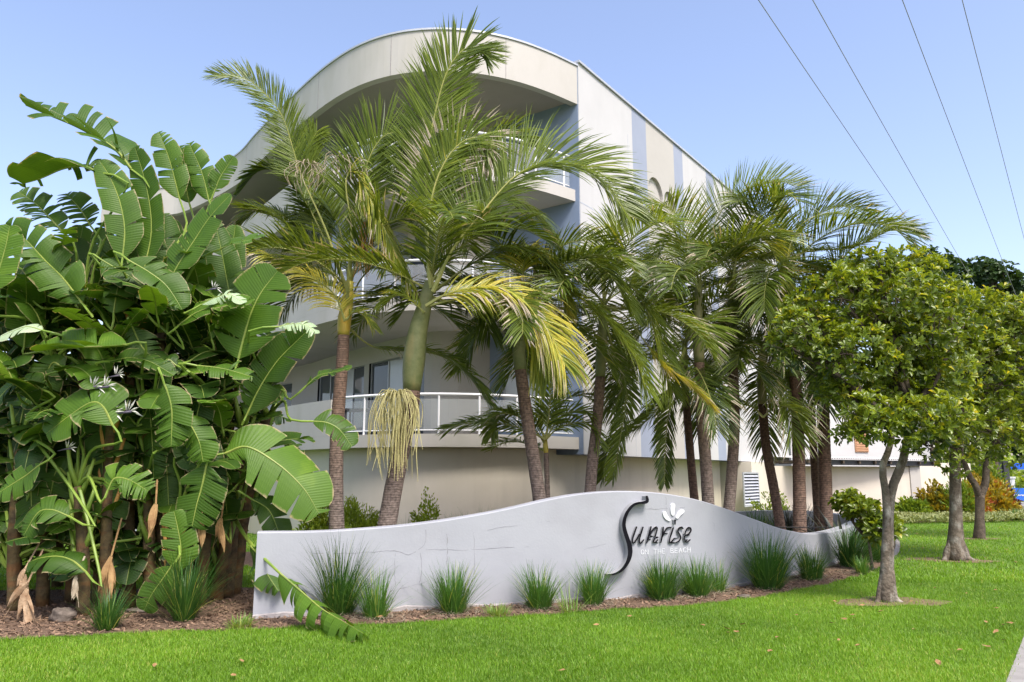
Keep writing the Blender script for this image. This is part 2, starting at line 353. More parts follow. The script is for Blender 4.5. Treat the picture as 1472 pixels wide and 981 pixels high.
# footing strip along the foot
mb=MB(); vs=[]
for i in range(0,160,4):
    p=WALL[i]; n=norms[i]; h=.035+.02*math.sin(i*.7)+.015*math.sin(i*1.9)
    vs+=[p+n*.03,p+n*.028+V((0,0,h)),p+n*.001+V((0,0,h+.01))]
m_=len(vs)//3; mb.add(vs,[(i*3+j,(i+1)*3+j,(i+1)*3+j+1,i*3+j+1) for i in range(m_-1) for j in range(2)]); mb.build('footing','footing',sign)
def wall_pt(i,z,off):
    i=max(0,min(158.99,i)); k=int(i); p=WALL[k].lerp(WALL[k+1],i-k)+norms[k]*off; return V((p.x,p.y,z))
# hairline cracks following the block joints
def crack(pts,w=.004):
    q=[wall_at(x,y)[0] for x,y in pts]; c=even(q,len(pts)*5)[0]; m=MB()
    c=[p+V((random.uniform(-.006,.006),0,random.uniform(-.006,.006))) for p in c]
    vs=[]
    for i,p in enumerate(c):
        T=(c[min(i+1,len(c)-1)]-c[max(i-1,0)]).normalized(); k=min(range(160),key=lambda j:(WALL[j]-V((p.x,p.y,0))).length); n=norms[k]; s=T.cross(n).normalized()*w*random.uniform(.3,1)
        base=p+n*.0015; vs+=[base-s,base+s]
    m.add(vs,[(2*i,2*i+1,2*i+3,2*i+2) for i in range(len(c)-1)]); m.build('crack','crack',sign)
crack([(450,795),(485,796),(530,794),(565,792),(590,797),(610,782),(612,762)]); crack([(612,790),(650,791),(680,790),(730,787),(760,786)],.003)
crack([(642,766),(643,792),(642,812)]); crack([(681,765),(682,800),(681,830)],.003); crack([(604,795),(606,820),(600,850)],.003); crack([(569,795),(567,815),(568,840)],.003)
crack([(560,850),(580,845),(615,836)],.003); crack([(914,730),(935,732),(957,731),(985,730)],.0035); crack([(957,700+12),(958,740)],.003); crack([(1025,735),(1027,765)],.003)
crack([(700,762),(740,756),(790,750)],.0025); crack([(840,790),(870,782)],.002); crack([(1000,800),(1050,795),(1080,800)],.002); crack([(930,798),(934,812),(934,820)],.003)
# ------------------------------------------------------------------ lettering
def stroke(pts,width,off,depth,mats,name,org,sc_,parent=sign,n=None):
    """brush stroke: pts in target pixels (crop origin+scale), width px (list) ; extruded from the wall"""
    P2=[V((org[0]+x*sc_,org[1]+y*sc_,0)) for x,y in pts]; n=n or max(6,len(pts)*5); c=even(P2,n)[0] if len(P2)>1 else P2
    if not hasattr(width,'__len__'): width=[width,width]
    ws=[float(np.interp(i/(n-1),np.linspace(0,1,len(width)),width))*sc_ for i in range(n)]
    L_=[];R_=[]
    for i,p in enumerate(c):
        T=(c[min(i+1,n-1)]-c[max(i-1,0)]).normalized(); s=V((-T.y,T.x,0))*ws[i]/2; L_.append(p+s); R_.append(p-s)
    def cap(p,T,w,sgn): return [p+(V((T.x,T.y,0))*math.sin(a)*sgn+V((-T.y,T.x,0))*math.cos(a))*w/2 for a in (math.pi/4,math.pi/2,3*math.pi/4)]
    T0=(c[1]-c[0]).normalized(); T1=(c[-1]-c[-2]).normalized()
    ring=L_+cap(c[-1],T1,ws[-1],1)+R_[::-1]+cap(c[0],T0,ws[0],-1)[::-1]
    F=[];B=[]
    for q in ring:
        w,nn,_=wall_at(q.x,q.y,depth+off); F.append(w); B.append(w-nn*(depth+off-.001))
    m=MB(); k=len(ring); nc=len(L_)
    # front: quads between L and R plus the two end fans
    fs=[(i,i+1,2*nc+3-i-2,2*nc+3-i-1) for i in range(nc-1)]
    fs+=[tuple([nc-1,nc,nc+1,nc+2,nc+3]), tuple([2*nc+2,2*nc+3,2*nc+4,2*nc+5,0])]
    m.add(F,fs,0); m.add(F+B,[(i,k+i,k+(i+1)%k,(i+1)%k) for i in range(k)],1)
    return m
def merge(ms):
    r=MB()
    for m in ms:
        o=len(r.v); r.v+=m.v; r.f+=[tuple(i+o for i in f) for f in m.f]; r.m+=m.m; r.t+=m.t; r.u+=m.u
    return r
o1=(850,690); s1=200/1308
m=stroke([(522,160),(528,198),(500,213),(450,218),(405,232),(365,268),(330,322),(310,385),(308,440),(322,500),(342,560),(360,620),(366,680),(355,740),(330,795),(290,845),(240,878),(195,890),(160,890)],
         [24,32,20,24,28,30,32,34,36,38,40,44,44,40,34,30,24,18,8],0,.10,None,'S',o1,s1,n=70)
m.build('initial_letter',['charcoal','letterside'],sign)
o2=(900,720); s2=100/1226
script={'u':[[(186,465),(150,560),(120,655),(112,725),(132,745),(180,690),(235,590)],[(298,468),(268,560),(242,655),(236,725),(256,750),(312,690)]],
 'n':[[(440,462),(412,560),(386,650),(364,745)],[(384,680),(430,580),(485,500),(530,465),(550,490),(530,570),(502,655),(484,722),(502,742),(560,690)]],
 'r':[[(655,472),(646,560),(630,650),(616,735)],[(634,640),(672,560),(715,490),(752,470)]],
 'i':[[(832,480),(802,570),(775,655),(766,725),(786,740),(848,665)]],
 's':[[(1002,492),(975,468),(932,490),(914,540),(945,598),(962,650),(935,708),(885,736)]],
 'e':[[(1045,612),(1098,590),(1142,530),(1130,482),(1086,482),(1048,550),(1026,640),(1036,705),(1072,728),(1128,690)]]}
for nm in ('u','n','r','i','s','e'):
    for rep in ((0,) ):
        parts=[]
        for j,s in enumerate(script[nm]):
            small=False
            parts+=[stroke(s,[26,32,24,28,22],0,.032,None,'x',o2,s2,n=40)]
        merge(parts).build('letter',['charcoal','letterside'],sign)
merge([stroke([(862,345),(865,415)],[32,26,18],0,.045,None,'x',o2,s2)]).build('letter_dot',['charcoal','letterside'],sign)
for s,w in (([(680,215),(700,270),(740,320),(762,335)],[62,70,66,48]),([(830,80),(822,150),(825,210),(830,240)],[76,74,66,50]),([(1000,185),(950,225),(920,270),(905,295)],[64,72,56,46])):
    stroke(s,w,0,.02,None,'x',o2,s2).build('flower_petal',['signwhite','signwhite'],sign)
# small capitals
def caps(txt,x0,y0,x1,y1,h):
    G_={'O':[[(0,.5),(.15,.12),(.5,0),(.85,.12),(1,.5),(.85,.88),(.5,1),(.15,.88),(0,.5)]],'N':[[(0,1),(0,0)],[(0,0),(1,1)],[(1,1),(1,0)]],'T':[[(0,0),(1,0)],[(.5,0),(.5,1)]],
        'H':[[(0,0),(0,1)],[(1,0),(1,1)],[(0,.5),(1,.5)]],'E':[[(0,0),(0,1)],[(0,0),(.9,0)],[(0,.5),(.8,.5)],[(0,1),(.9,1)]],
        'B':[[(0,0),(0,1)],[(0,0),(.7,.05),(.75,.4),(0,.48)],[(0,.48),(.85,.55),(.85,.95),(0,1)]],'A':[[(0,1),(.5,0)],[(.5,0),(1,1)],[(.2,.65),(.8,.65)]],
        'C':[[(1,.15),(.6,0),(.15,.15),(0,.5),(.15,.85),(.6,1),(1,.85)]]}
    xs=np.linspace(0,1,len(txt)+1)
    for i,ch in enumerate(txt):
        if ch==' ': continue
        X=x0+(x1-x0)*(i+.12)/len(txt); W=(x1-x0)/len(txt)*.68; Y=y0+(y1-y0)*i/len(txt)
        parts=[stroke([(X+a*W,Y+b*h) for a,b in s],8.5,.0,.005,None,'x',o2,s2) for s in G_[ch]]
        merge(parts).build('caption_letter',['signwhite','signwhite'],sign)
caps('ON THE BEACH',255,868,1150,826,78)
# ------------------------------------------------------------------ apartment building
RT=11.9; RB=10.86
top_pts=[(337,226),(373,190),(404,157),(440,117),(475,88),(504,67),(537,53),(586,39.6),(626,37.5),(702,43),(745,55),(790,73),(830,96)]
rc=[PZ(x,y,RT) for x,y in top_pts]
Cn=PZ(830,96,RT); Cn.z=0
rc=[V((p.x,p.y,0)) for p in rc]
# smooth
for _ in range(3):
    rc=[rc[0]]+[(rc[i-1]+rc[i]*2+rc[i+1])/4 for i in range(1,len(rc)-1)]+[rc[-1]]
wing=[V((-15.5,27.6,0)),V((-13.0,26.6,0)),V((-11.6,26.0,0))]
OUT,OL=even(wing+rc,120)
dW=V((math.sin(R(35.5)),math.cos(R(35.5)),0)); nW=V((dW.y,-dW.x,0))
bl=thing('apartment_building','three storey beige apartment building with curved balconies and a sweeping flat roof','building',(0,22,0))
def offset(curve,d):
    out=[]
    for i in range(len(curve)):
        t=(curve[min(i+1,len(curve)-1)]-curve[max(i-1,0)]).normalized(); n=V((-t.y,t.x,0)); out.append(curve[i]+n*d)   # inward = away from the camera
    return out
def strip(mb,c,z0,z1,mat=0,flip=False):
    vs=[V((p.x,p.y,z0)) for p in c]+[V((p.x,p.y,z1)) for p in c]; n=len(c)
    mb.add(vs,[(i,i+1,n+i+1,n+i) for i in range(n-1)],mat)
def ribbon(mb,c1,z1,c2,z2,mat=0):
    vs=[V((p.x,p.y,z1)) for p in c1]+[V((p.x,p.y,z2)) for p in c2]; n=len(c1)
    mb.add(vs,[(i,i+1,n+i+1,n+i) for i in range(n-1)],mat)
def band(mb,c_out,c_in,z0,z1,mat=0):
    strip(mb,c_out,z0,z1,mat); strip(mb,c_in,z0,z1,mat); ribbon(mb,c_out,z0,c_in,z0,mat); ribbon(mb,c_out,z1,c_in,z1,mat)
    for k in (0,-1):
        a,b=c_out[k],c_in[k]; mb.add([V((a.x,a.y,z0)),V((b.x,b.y,z0)),V((b.x,b.y,z1)),V((a.x,a.y,z1))],[(0,1,2,3)],mat)
IN1=offset(OUT,.18); REC=offset(OUT,2.6)
# keep recess from self-crossing: drop points behind the blue wall plane
blue_dir=-nW
mb=MB(); band(mb,OUT,IN1,RB,RT); mb.build('roof_fascia','fascia',bl)
for k in (30,47,62,77,92,107):
    p=OUT[k]; t=(OUT[k+1]-OUT[k-1]).normalized(); n=V((t.y,-t.x,0)); mb=MB(); mb.obox(p+n*.001-t*.008+V((0,0,RB+.01)),t*.016,n*.003,V((0,0,RT-RB-.02))); mb.build('fascia_joint','footing',bl)
mb=MB(); band(mb,offset(OUT,-.03),offset(OUT,.2),RT+.002,RT+.05); mb.build('roof_capping','alu',bl)
from mathutils.geometry import tessellate_polygon
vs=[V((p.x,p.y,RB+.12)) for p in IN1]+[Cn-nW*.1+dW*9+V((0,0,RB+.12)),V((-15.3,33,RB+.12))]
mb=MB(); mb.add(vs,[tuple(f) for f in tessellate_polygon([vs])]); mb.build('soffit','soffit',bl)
mb=MB(); mb.obox(PZ(727,169,RB)+V((0,0,0)),V((.1,0,0)),V((0,.1,0)),V((0,0,.11))); mb.build('downlight','alu',bl)
# roof deck
far=Cn+dW*19
roofpts=[p for p in OUT]+[far,far-nW*10,V((-15.5,34,0))]
mb=MB(); from mathutils.geometry import tessellate_polygon
vs=[V((p.x,p.y,RT-.25)) for p in roofpts]; mb.add(vs,[tuple(f) for f in tessellate_polygon([vs])]); mb.build('roof','alu',bl)
# side wall in vertical panels
def side_s(px,py):
    d=ray(px,py); o=Cn+nW*.02; t=(o-EYE).dot(nW)/d.dot(nW); p=EYE+d*t; return (p-o).dot(dW), p.z
SB=2.08; STOP=12.0
sx=[(0,'white'),(side_s(908.5,190)[0],'stripe'),(side_s(929,210)[0],'cream'),(side_s(969,245)[0],'stripe'),(side_s(982,258)[0],'white'),(side_s(1016,285)[0],'stripe'),(side_s(1027,290)[0],'white'),(16.5,None)]
print('stripe s',[round(a,2) for a,_ in sx])
W0=Cn+nW*.02
ports=[side_s(943,280),side_s(964,296)]
for (a,mt),(b,_) in zip(sx[:-1],sx[1:]):
    mb=MB()
    if mt=='cream':
        # recessed portholes cut from this panel
        rr=.52; hs=[(s_,z_) for s_,z_ in ports]
        cells=[a,(hs[0][0]+hs[1][0])/2,b]
        for (c0,c1),(hs_,hz) in zip(((a,cells[1]),(cells[1],b)),hs):
            hs_=max(c0+rr+.03,min(c1-rr-.03,hs_)) if c1-c0>2*rr+.06 else (c0+c1)/2; r_=min(rr,(c1-c0)/2-.03)
            n_=32; ring=[(hs_+r_*math.cos(2*math.pi*k/n_),hz+r_*math.sin(2*math.pi*k/n_)) for k in range(n_)]
            outer=[]
            for k in range(n_):
                ca,sa=math.cos(2*math.pi*k/n_),math.sin(2*math.pi*k/n_); 
                tx=((c1-hs_) if ca>0 else (hs_-c0))/max(abs(ca),1e-6); tz=(1.2)/max(abs(sa),1e-6); tt=min(tx,tz); outer.append((hs_+ca*tt,hz+sa*tt))
            f=lambda s_,z_,o=0: W0+dW*s_+V((0,0,z_))-nW*o
            vs=[f(*p) for p in ring]+[f(*p) for p in outer]+[f(p[0],p[1],.10) for p in ring]
            mb.add(vs,[(k,(k+1)%n_,n_+(k+1)%n_,n_+k) for k in range(n_)]+[(k,(k+1)%n_,2*n_+(k+1)%n_,2*n_+k) for k in range(n_)]+[tuple(range(2*n_,3*n_))])
            # corners between the radial outline and the rectangle
            zc=[hz-1.2,hz+1.2]
            for cx in (c0,c1):
                for z_ in zc:
                    kk=[p for p in outer if (p[0]-hs_)*(cx-hs_)>0 and (p[1]-hz)*(z_-hz)>0]
                    e1=min(kk,key=lambda p:abs(p[0]-cx)+abs(p[1]-z_))
                    on_v=[p for p in kk if abs(p[0]-cx)<1e-5]; on_h=[p for p in kk if abs(p[1]-z_)<1e-5]
                    if on_v and on_h:
                        pv=max(on_v,key=lambda p:abs(p[1]-hz)); ph=max(on_h,key=lambda p:abs(p[0]-hs_))
                        mb.add([f(*pv),f(cx,z_),f(*ph)],[(0,1,2)])
            mb.add([f(c0,SB),f(c1,SB),f(c1,hz-1.2),f(c0,hz-1.2)],[(0,1,2,3)]); mb.add([f(c0,hz+1.2),f(c1,hz+1.2),f(c1,STOP),f(c0,STOP)],[(0,1,2,3)])
    else:
        mb.obox(W0+dW*a+V((0,0,SB)),dW*(b-a),-nW*.3,V((0,0,STOP-SB)))
    mb.build('side_panel',mt,bl)
mb=MB(); mb.obox(W0-dW*.02+nW*.05+V((0,0,STOP+.003)),dW*16.6,-nW*.42,V((0,0,.06))); mb.build('side_capping','alu',bl)
for z_ in (5.15,8.25):
    mb=MB(); mb.obox(W0+V((0,0,z_)),dW*16.5,nW*.003,V((0,0,.025))); mb.build('wall_joint','alu',bl)
mb=MB(); mb.obox(W0+dW*2.7+V((0,0,SB)),dW*.02,nW*.003,V((0,0,9))); mb.build('wall_joint','alu',bl)
# side return facing the front (blue)
B0=Cn-dW*.02; blen=2.75
mb=MB(); mb.obox(B0+V((0,0,2.08)),-nW*.95,dW*.25,V((0,0,STOP-2.08)))
W_lo=[2.3+.0,]
def bluewall():
    m=MB(); segs=[(.95,blen)]
    wz=[(3.05,4.45),(6.2,7.5),(9.2,10.4)]; z=2.3
    for a_,b_ in wz:
        m.obox(B0-nW*.95+V((0,0,z)),-nW*(blen-.95),dW*.25,V((0,0,a_-z)))
        m.obox(B0-nW*.95+V((0,0,a_)),-nW*.25,dW*.25,V((0,0,b_-a_))); m.obox(B0-nW*(blen-.35)+V((0,0,a_)),-nW*.35,dW*.25,V((0,0,b_-a_))); z=b_
    m.obox(B0-nW*.95+V((0,0,z)),-nW*(blen-.95),dW*.25,V((0,0,STOP-z)))
    return m,wz
m2,wz=bluewall(); merge([mb,m2]).build('blue_wall','blue',bl)
mb=MB(); mb.obox(Cn-dW*.06+nW*.0+V((0,0,RB-.0)),-nW*.14,-dW*.0+dW*.03,V((0,0,1.0))); 
def window(o,a,h,dep,parent,split=1,pane='pane',frame='alu'):
    """o corner, a = width vector, h height, dep = inward unit"""
    fw=.05; L_=a.length; A=a.normalized(); m=MB(); z=V((0,0,1))
    m.obox(o,A*L_,dep*.06,z*fw); m.obox(o+z*(h-fw),A*L_,dep*.06,z*fw)
    for k in range(split+1): m.obox(o+z*fw+A*((L_-fw)*k/split),A*fw,dep*.06,z*(h-2*fw))
    w=m.build('window',frame,parent)
    for k in range(split):
        m=MB(); m.obox(o+z*fw+A*((L_-fw)*k/split+fw)+dep*.025,A*((L_-fw)/split-fw),dep*.01,z*(h-2*fw)); m.build('pane',pane if not isinstance(pane,list) else pane[k%len(pane)],w)
    return w
for a_,b_ in wz:
    window(B0-nW*1.2+dW*.1+V((0,0,a_)),-nW*(blen-.35-1.2),b_-a_,dW,bl,1,'palepane' if a_<4 else 'pane')
# floors
REC2=[p for p in REC if (p-B0).dot(dW)>.6 or p.x<-3]
Rend=B0-nW*blen
# recessed facade polyline starts at the end of the blue wall and follows the curve
rc2=[Rend+dW*.0]+[p for p in reversed(REC) if p.x<Rend.x-.7]
FAC,FL=even(rc2,140)
def fac(u):
    t=u/FL*139; k=max(0,min(138,int(t))); return FAC[k].lerp(FAC[k+1],t-k)
floors=[(2.2,2.48,5.0),(5.2,5.5,8.1),(8.3,8.6,RB+.1)]
openings=[(1.9,4.6,[ 'pane','palepane','pane']),(4.9,8.2,['pane','palepane','pane','pane']),(10.2,12.8,['pane','palepane']),(14.5,16.5,['pane','pane'])]
BAL=offset(OUT,.10)
BALi=offset(OUT,.22)
nb=len(BAL)
# solid balustrade left of px ~480 on floor one
def idx_at(px,z):
    return min(range(nb),key=lambda i:abs(736+FPX*BAL[i].x/((V((BAL[i].x,BAL[i].y,z))-EYE).dot(V((0,CP,SP))))-px))
for fi,(sb,st,ce) in enumerate(floors):
    # slab
    mb=MB(); ribbon(mb,BAL,sb,offset(OUT,3.2),sb); strip(mb,BAL,sb,st); ribbon(mb,BAL,st,offset(OUT,3.2),st)
    slab=mb.build('balcony',('fascia'),bl)
    # facade
    mb=MB(); u=0
    H0=st; H1=ce+.25
    for a_,b_,_ in openings:
        seg=[fac(u+(a_-u)*k/8) for k in range(9)]; strip(mb,seg,H0,H1)
        seg=[fac(a_+(b_-a_)*k/8) for k in range(9)]; strip(mb,seg,H0+2.2,H1); u=b_
    seg=[fac(u+(FL-u)*k/12) for k in range(13)]; strip(mb,seg,H0,H1)
    mb.build('facade_wall','beige' if fi!=0 else 'cream',bl)
    for a_,b_,pn in openings:
        p=fac(a_); q=fac(b_); dd=(q-p); nn=V((dd.y,-dd.x,0)).normalized(); nn=nn if nn.y>0 else -nn
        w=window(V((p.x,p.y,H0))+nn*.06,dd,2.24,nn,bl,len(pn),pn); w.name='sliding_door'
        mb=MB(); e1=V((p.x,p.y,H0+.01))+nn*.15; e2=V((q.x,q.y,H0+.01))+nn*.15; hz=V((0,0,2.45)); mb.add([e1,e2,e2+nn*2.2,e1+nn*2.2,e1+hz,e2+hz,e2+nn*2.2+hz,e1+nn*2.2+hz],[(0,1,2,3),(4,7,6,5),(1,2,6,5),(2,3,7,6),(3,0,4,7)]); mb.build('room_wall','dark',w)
    # balustrade
    i_s=idx_at(478,st+.4); rt=st+.86
    i_e=nb-1-9
    cs=BAL[:i_s]; 
    mb=MB(); band(mb,BAL[:i_s+1],BALi[:i_s+1],st+.002,rt-.02); mb.build('solid_balustrade','fascia',slab)
    gl=[BAL[i].lerp(BALi[i],.5) for i in range(i_s+1,nb)]
    # stop at blue wall
    gl=[p for p in gl if (p-B0).dot(dW)<-.02 or p.x<Cn.x-1.2]
    rail=MB(); rail.tube([V((p.x,p.y,rt)) for p in gl],.032,8); rail.build('handrail','rail',slab,True)
    g=MB(); strip(g,gl,st+.09,rt-.1); g.build('glass_panel','glass',slab)
    r2=MB(); r2.tube([V((p.x,p.y,st+.08)) for p in gl],.015,6); r2.build('bottom_rail','rail',slab,True)
    st_=5
    for k in range(0,len(gl),st_):
        p=gl[k]; m=MB(); m.tube([(p.x,p.y,st),(p.x,p.y,rt)],.024,6); m.build('post','rail',slab)
# unit dividing wall between balconies (blue grey fin)
for px_,z0_ in ((412,8.6),(455,5.5)):
    k=idx_at(px_,z0_); a=BAL[k]; b=REC[k]; dd=(b-a); nn=V((dd.y,-dd.x,0)).normalized()
    m=MB(); m.obox(a+dd*.15+V((0,0,z0_)),dd*.85,nn*.2,V((0,0,2.5))); m.build('dividing_wall','stripe',bl)
# outdoor table behind the balustrade
tb=thing('balcony_table','dark square outdoor table standing on the lowest curved balcony by its sliding door','table',P(528,640,17.6))
q=P(520,625,17.6); q.z=2.48
m=MB(); m.box((q.x-.4,q.y-.3,3.05),(q.x+.4,q.y+.3,3.09)); m.build('table_top','dark',tb)
for sx_ in (-.35,.31):
    for sy_ in (-.25,.21): m=MB(); m.box((q.x+sx_,q.y+sy_,2.482),(q.x+sx_+.04,q.y+sy_+.04,3.05)); m.build('leg','dark',tb)
# basement wall
BW=offset(OUT,.42)
jx=PZ(800,646,2.2); 
bw=[p for p in BW if p.x<.75]
bw=bw+[V((1.05,Cn.y+.25,0))]
mb=MB(); strip(mb,bw,-.1,2.2); mb.build('basement_wall','beige',bl)
mb=MB(); sp_=V((1.05,Cn.y+.25,0)); s_end=side_s(1065,660)[0]
mb.obox(sp_+V((0,0,-.1)),dW*(s_end-.1),-nW*.3,V((0,0,2.179))); mb.build('basement_side_wall','beige',bl)
mb=MB(); a=Cn-nW*.02; mb.add([a+V((0,0,SB)),a+dW*16.5+V((0,0,SB)),a+dW*16.5-nW*1.2+V((0,0,SB)),a-nW*1.2+V((0,0,SB))],[(0,1,2,3)]); mb.build('overhang_soffit','alu',bl)
# lower projecting bay with vent
vb=side_s(1066,664)[0]; V0=Cn+nW*.35+dW*(vb)
mb=MB(); mb.obox(V0+V((0,0,-.1)),dW*2.6,-nW*1.4,V((0,0,2.16))); mb.build('basement_bay','beige',bl)
def onV(px,py):
    d=ray(px,py); t=(V0-EYE).dot(nW)/d.dot(nW); p=EYE+d*t; return (p-V0).dot(dW),p.z
va,vz1=onV(1066.5,679); vc,vz0=onV(1091,727)
m=MB(); fw=.05; O=V0+nW*.012+dW*va
for (s0,z0,s1_,z1) in ((0,vz0,vc-va,vz0+fw),(0,vz1-fw,vc-va,vz1),(0,vz0+fw,fw,vz1-fw),(vc-va-fw,vz0+fw,vc-va,vz1-fw)):
    m.obox(O+dW*s0+V((0,0,z0)),dW*(s1_-s0),nW*.04,V((0,0,z1-z0)))
vent=m.build('vent_grille','alu',bl)
m=MB(); m.obox(O-nW*.008+V((0,0,vz0+.01)),dW*(vc-va),nW*.006,V((0,0,vz1-vz0-.02))); m.build('vent_backing','louvredark',vent)
ns=10; hh=(vz1-vz0-2*fw)/ns
for k in range(ns):
    z=vz0+fw+hh*k; m=MB(); m.add([O+dW*fw+nW*.05+V((0,0,z)),O+dW*(vc-va-fw)+nW*.05+V((0,0,z)),O+dW*(vc-va-fw)+nW*.0+V((0,0,z+hh*.62)),O+dW*fw+nW*.0+V((0,0,z+hh*.62))],[(0,1,2,3)]); m.build('slat','louvre',vent)
# blue grey end and far white block beyond
FB=Cn+dW*16.5
m=MB(); m.obox(FB-nW*.6+V((0,0,SB)),dW*.9,-nW*4,V((0,0,6.5))); m.build('rear_blue_wall','stripe',bl)
m=MB(); m.obox(FB+dW*1.0-nW*1.0+V((0,0,0)),dW*.9,-nW*.03,V((0,0,.1)))
w=window(FB+nW*.02-nW*1.6+dW*-.02+V((0,0,3.6)),-nW*.9,1.2,-dW,bl,1)
# neighbour white building
nbld=thing('white_building','plain white rendered building with a brown timber shutter behind the beige garden wall','building',P(1230,700,36))
q0=P(1140,700,34); q1=P(1345,700,40)
q0.z=q1.z=0; dd=(q1-q0).normalized(); nn=V((dd.y,-dd.x,0))
m=MB(); m.obox(q0,dd*11,-nn*6,V((0,0,6.2))); m.build('wall','white',nbld)
def onN(px,py):
    d=ray(px,py); t=(q0-EYE).dot(nn)/d.dot(nn); return EYE+d*t
a=onN(1229,650); b=onN(1246,632)
m=MB(); m.obox(V((a.x,a.y,a.z))+nn*.003,dd*((b-a).dot(dd)),nn*.05,V((0,0,b.z-a.z+.5)));
sh=m.build('timber_shutter','timber',nbld)
for k in range(12):
    m=MB(); z=a.z+.05+k*.11; m.obox(V((a.x,a.y,z))+nn*.055+dd*.04,dd*((b-a).dot(dd)-.08),nn*.02,V((0,0,.05))); m.build('slat','timber',sh)
m=MB(); m.obox(q0-nn*.2+V((0,0,6.203)),dd*11.2,-nn*5.6,V((0,0,.15))); m.build('roof','alu',nbld)
# garden wall with pergola
gw=thing('garden_wall','long beige rendered garden wall beyond the palms, under the dark beam','wall',G(1200,745))
g0=P(1090,700,29); g1=P(1322,700,32.5); g0.z=g1.z=0
dg=(g1-g0).normalized(); ng=V((dg.y,-dg.x,0)); gl_=(g1-g0).length
m=MB(); m.obox(g0,dg*gl_,-ng*.25,V((0,0,1.95))); m.build('wall_panel','beige',gw)
m=MB(); m.obox(g1-dg*.55+ng*.05,dg*.6,-ng*.5,V((0,0,2.12))); m.build('wall_pier','cream',gw)
g2=P(1398,700,36.5); g2.z=0; g1b=P(1318,700,34.5); g1b.z=0
gw2=thing('garden_wall','short beige garden wall running back between the two right hand tree trunks','wall',g2)
d2=(g2-g1b); n2=V((d2.y,-d2.x,0)).normalized()
m=MB(); m.obox(g1b,d2,-n2*.25,V((0,0,2.15)))
m.build('wall_panel','beige',gw2)
pg=thing('pergola','dark timber carport beam topped with pale corrugated sheet above the garden wall','pergola',g0.lerp(g1,.5))
pa=P(1158,668,28.6); pb=P(1348,668,33); pz=P(1200,669,30).z; 
pa.z=pb.z=pz; dp=(pb-pa); npg=V((dp.y,-dp.x,0)).normalized(); L_=dp.length; dpn=dp.normalized()
m=MB(); m.obox(pa,dp,-npg*.12,V((0,0,.2))); m.build('beam','dark',pg)
for k in range(9):
    m=MB(); m.obox(pa+dpn*(L_*k/8.5+.05)+npg*.1+V((0,0,.06)),dpn*.09,-npg*2.2,V((0,0,.11))); m.build('rafter','barkdark',pg)
m=MB(); n_=120; vs=[]
for k in range(n_+1):
    p=pa+dpn*(L_*1.0*k/n_)+V((0,0,.245+.02*(1 if k%2 else -1)))+npg*.16; vs+=[p,p-npg*2.6+V((0,0,.15))]
m.add(vs,[(2*k,2*k+2,2*k+3,2*k+1) for k in range(n_)]); m.build('roof_sheet','white',pg)
for k in (.02,.5,.97):
    m=MB(); p=pa+dpn*(L_*k)-npg*2.1; m.box((p.x-.06,p.y-.06,0),(p.x+.06,p.y+.06,pz+.06)); m.build('post','dark',pg)
# house far left seen through the leaves
h=thing('neighbour_house','grey and white house with a louvred window, glimpsed through the broad leaves at left','house',P(60,600,21))
a=P(20,520,20.5); m=MB(); m.box((a.x-1.2,a.y,0),(a.x+4.5,a.y+3,4.0)); m.build('wall','louvre',h)
a=P(65,550,20.4); b=P(100,520,20.4)
m=MB(); m.box((a.x-.1,a.y-.02,a.z-.1),(b.x+.1,a.y+.08,b.z+.1)); wnd=m.build('window','white',h)
for k in range(8): m=MB(); z=a.z+(b.z-a.z)*k/8; m.box((a.x,a.y-.05,z),(b.x,a.y-.024,z+.045)); m.build('slat','louvre',wnd)
exec_later=[]
# ------------------------------------------------------------------ planting bed
def in_poly(x,y,poly):
    x=np.asarray(x); y=np.asarray(y); c=np.zeros(x.shape,bool); j=len(poly)-1
    for i in range(len(poly)):
        xi,yi=poly[i][0],poly[i][1]; xj,yj=poly[j][0],poly[j][1]
        c^=((yi>y)!=(yj>y))&(x<(xj-xi)*(y-yi)/((yj-yi) or 1e-9)+xi); j=i
    return c
front_px=[(-60,925),(0,921),(60,917),(130,913),(200,911),(280,908),(365,905),(430,902),(500,900),(560,897),(630,893),(700,889),(780,884),(850,879),(950,873),(1040,866),(1120,854),(1180,842),(1230,830),(1262,818),(1285,803),(1294,788),(1288,772),(1265,760)]
front=even([G(*p) for p in front_px],150)[0]
wig=[p+V((0,.035*math.sin(i*1.7)+.03*math.sin(i*.63+1),0)) if i<95 else p for i,p in enumerate(front)]
bed=wig+[V((8.5,20.5,0)),V((6.0,24,0)),V((1,20,0)),V((-3,17.5,0)),V((-6,16.5,0)),V((-5.5,14.6,0)),V((-3.4,13.2,0)),V((-3.0,11.7,0)),V((-4.2,11.35,0)),V((-7,11.2,0)),V((-12,11,0)),V((-12,8.6,0))]
poly_sheet('mulch_bed',bed,.006,'mulch')
# concrete edging along the right part of the bed
ed=front[88:]
mb=MB(); a=[p for p in ed]; b=offset(ed,.09)
vs=[]
for p,q in zip(a,b): vs+=[V((p.x,p.y,-.02)),V((p.x,p.y,.035)),V((q.x,q.y,.04)),V((q.x,q.y,-.02))]
mb.add(vs,[(i*4+j,(i+1)*4+j,(i+1)*4+j+1,i*4+j+1) for i in range(len(a)-1) for j in range(3)]+[(0,1,2,3)]); kind(mb.build('bed_edging','edging'),'structure')
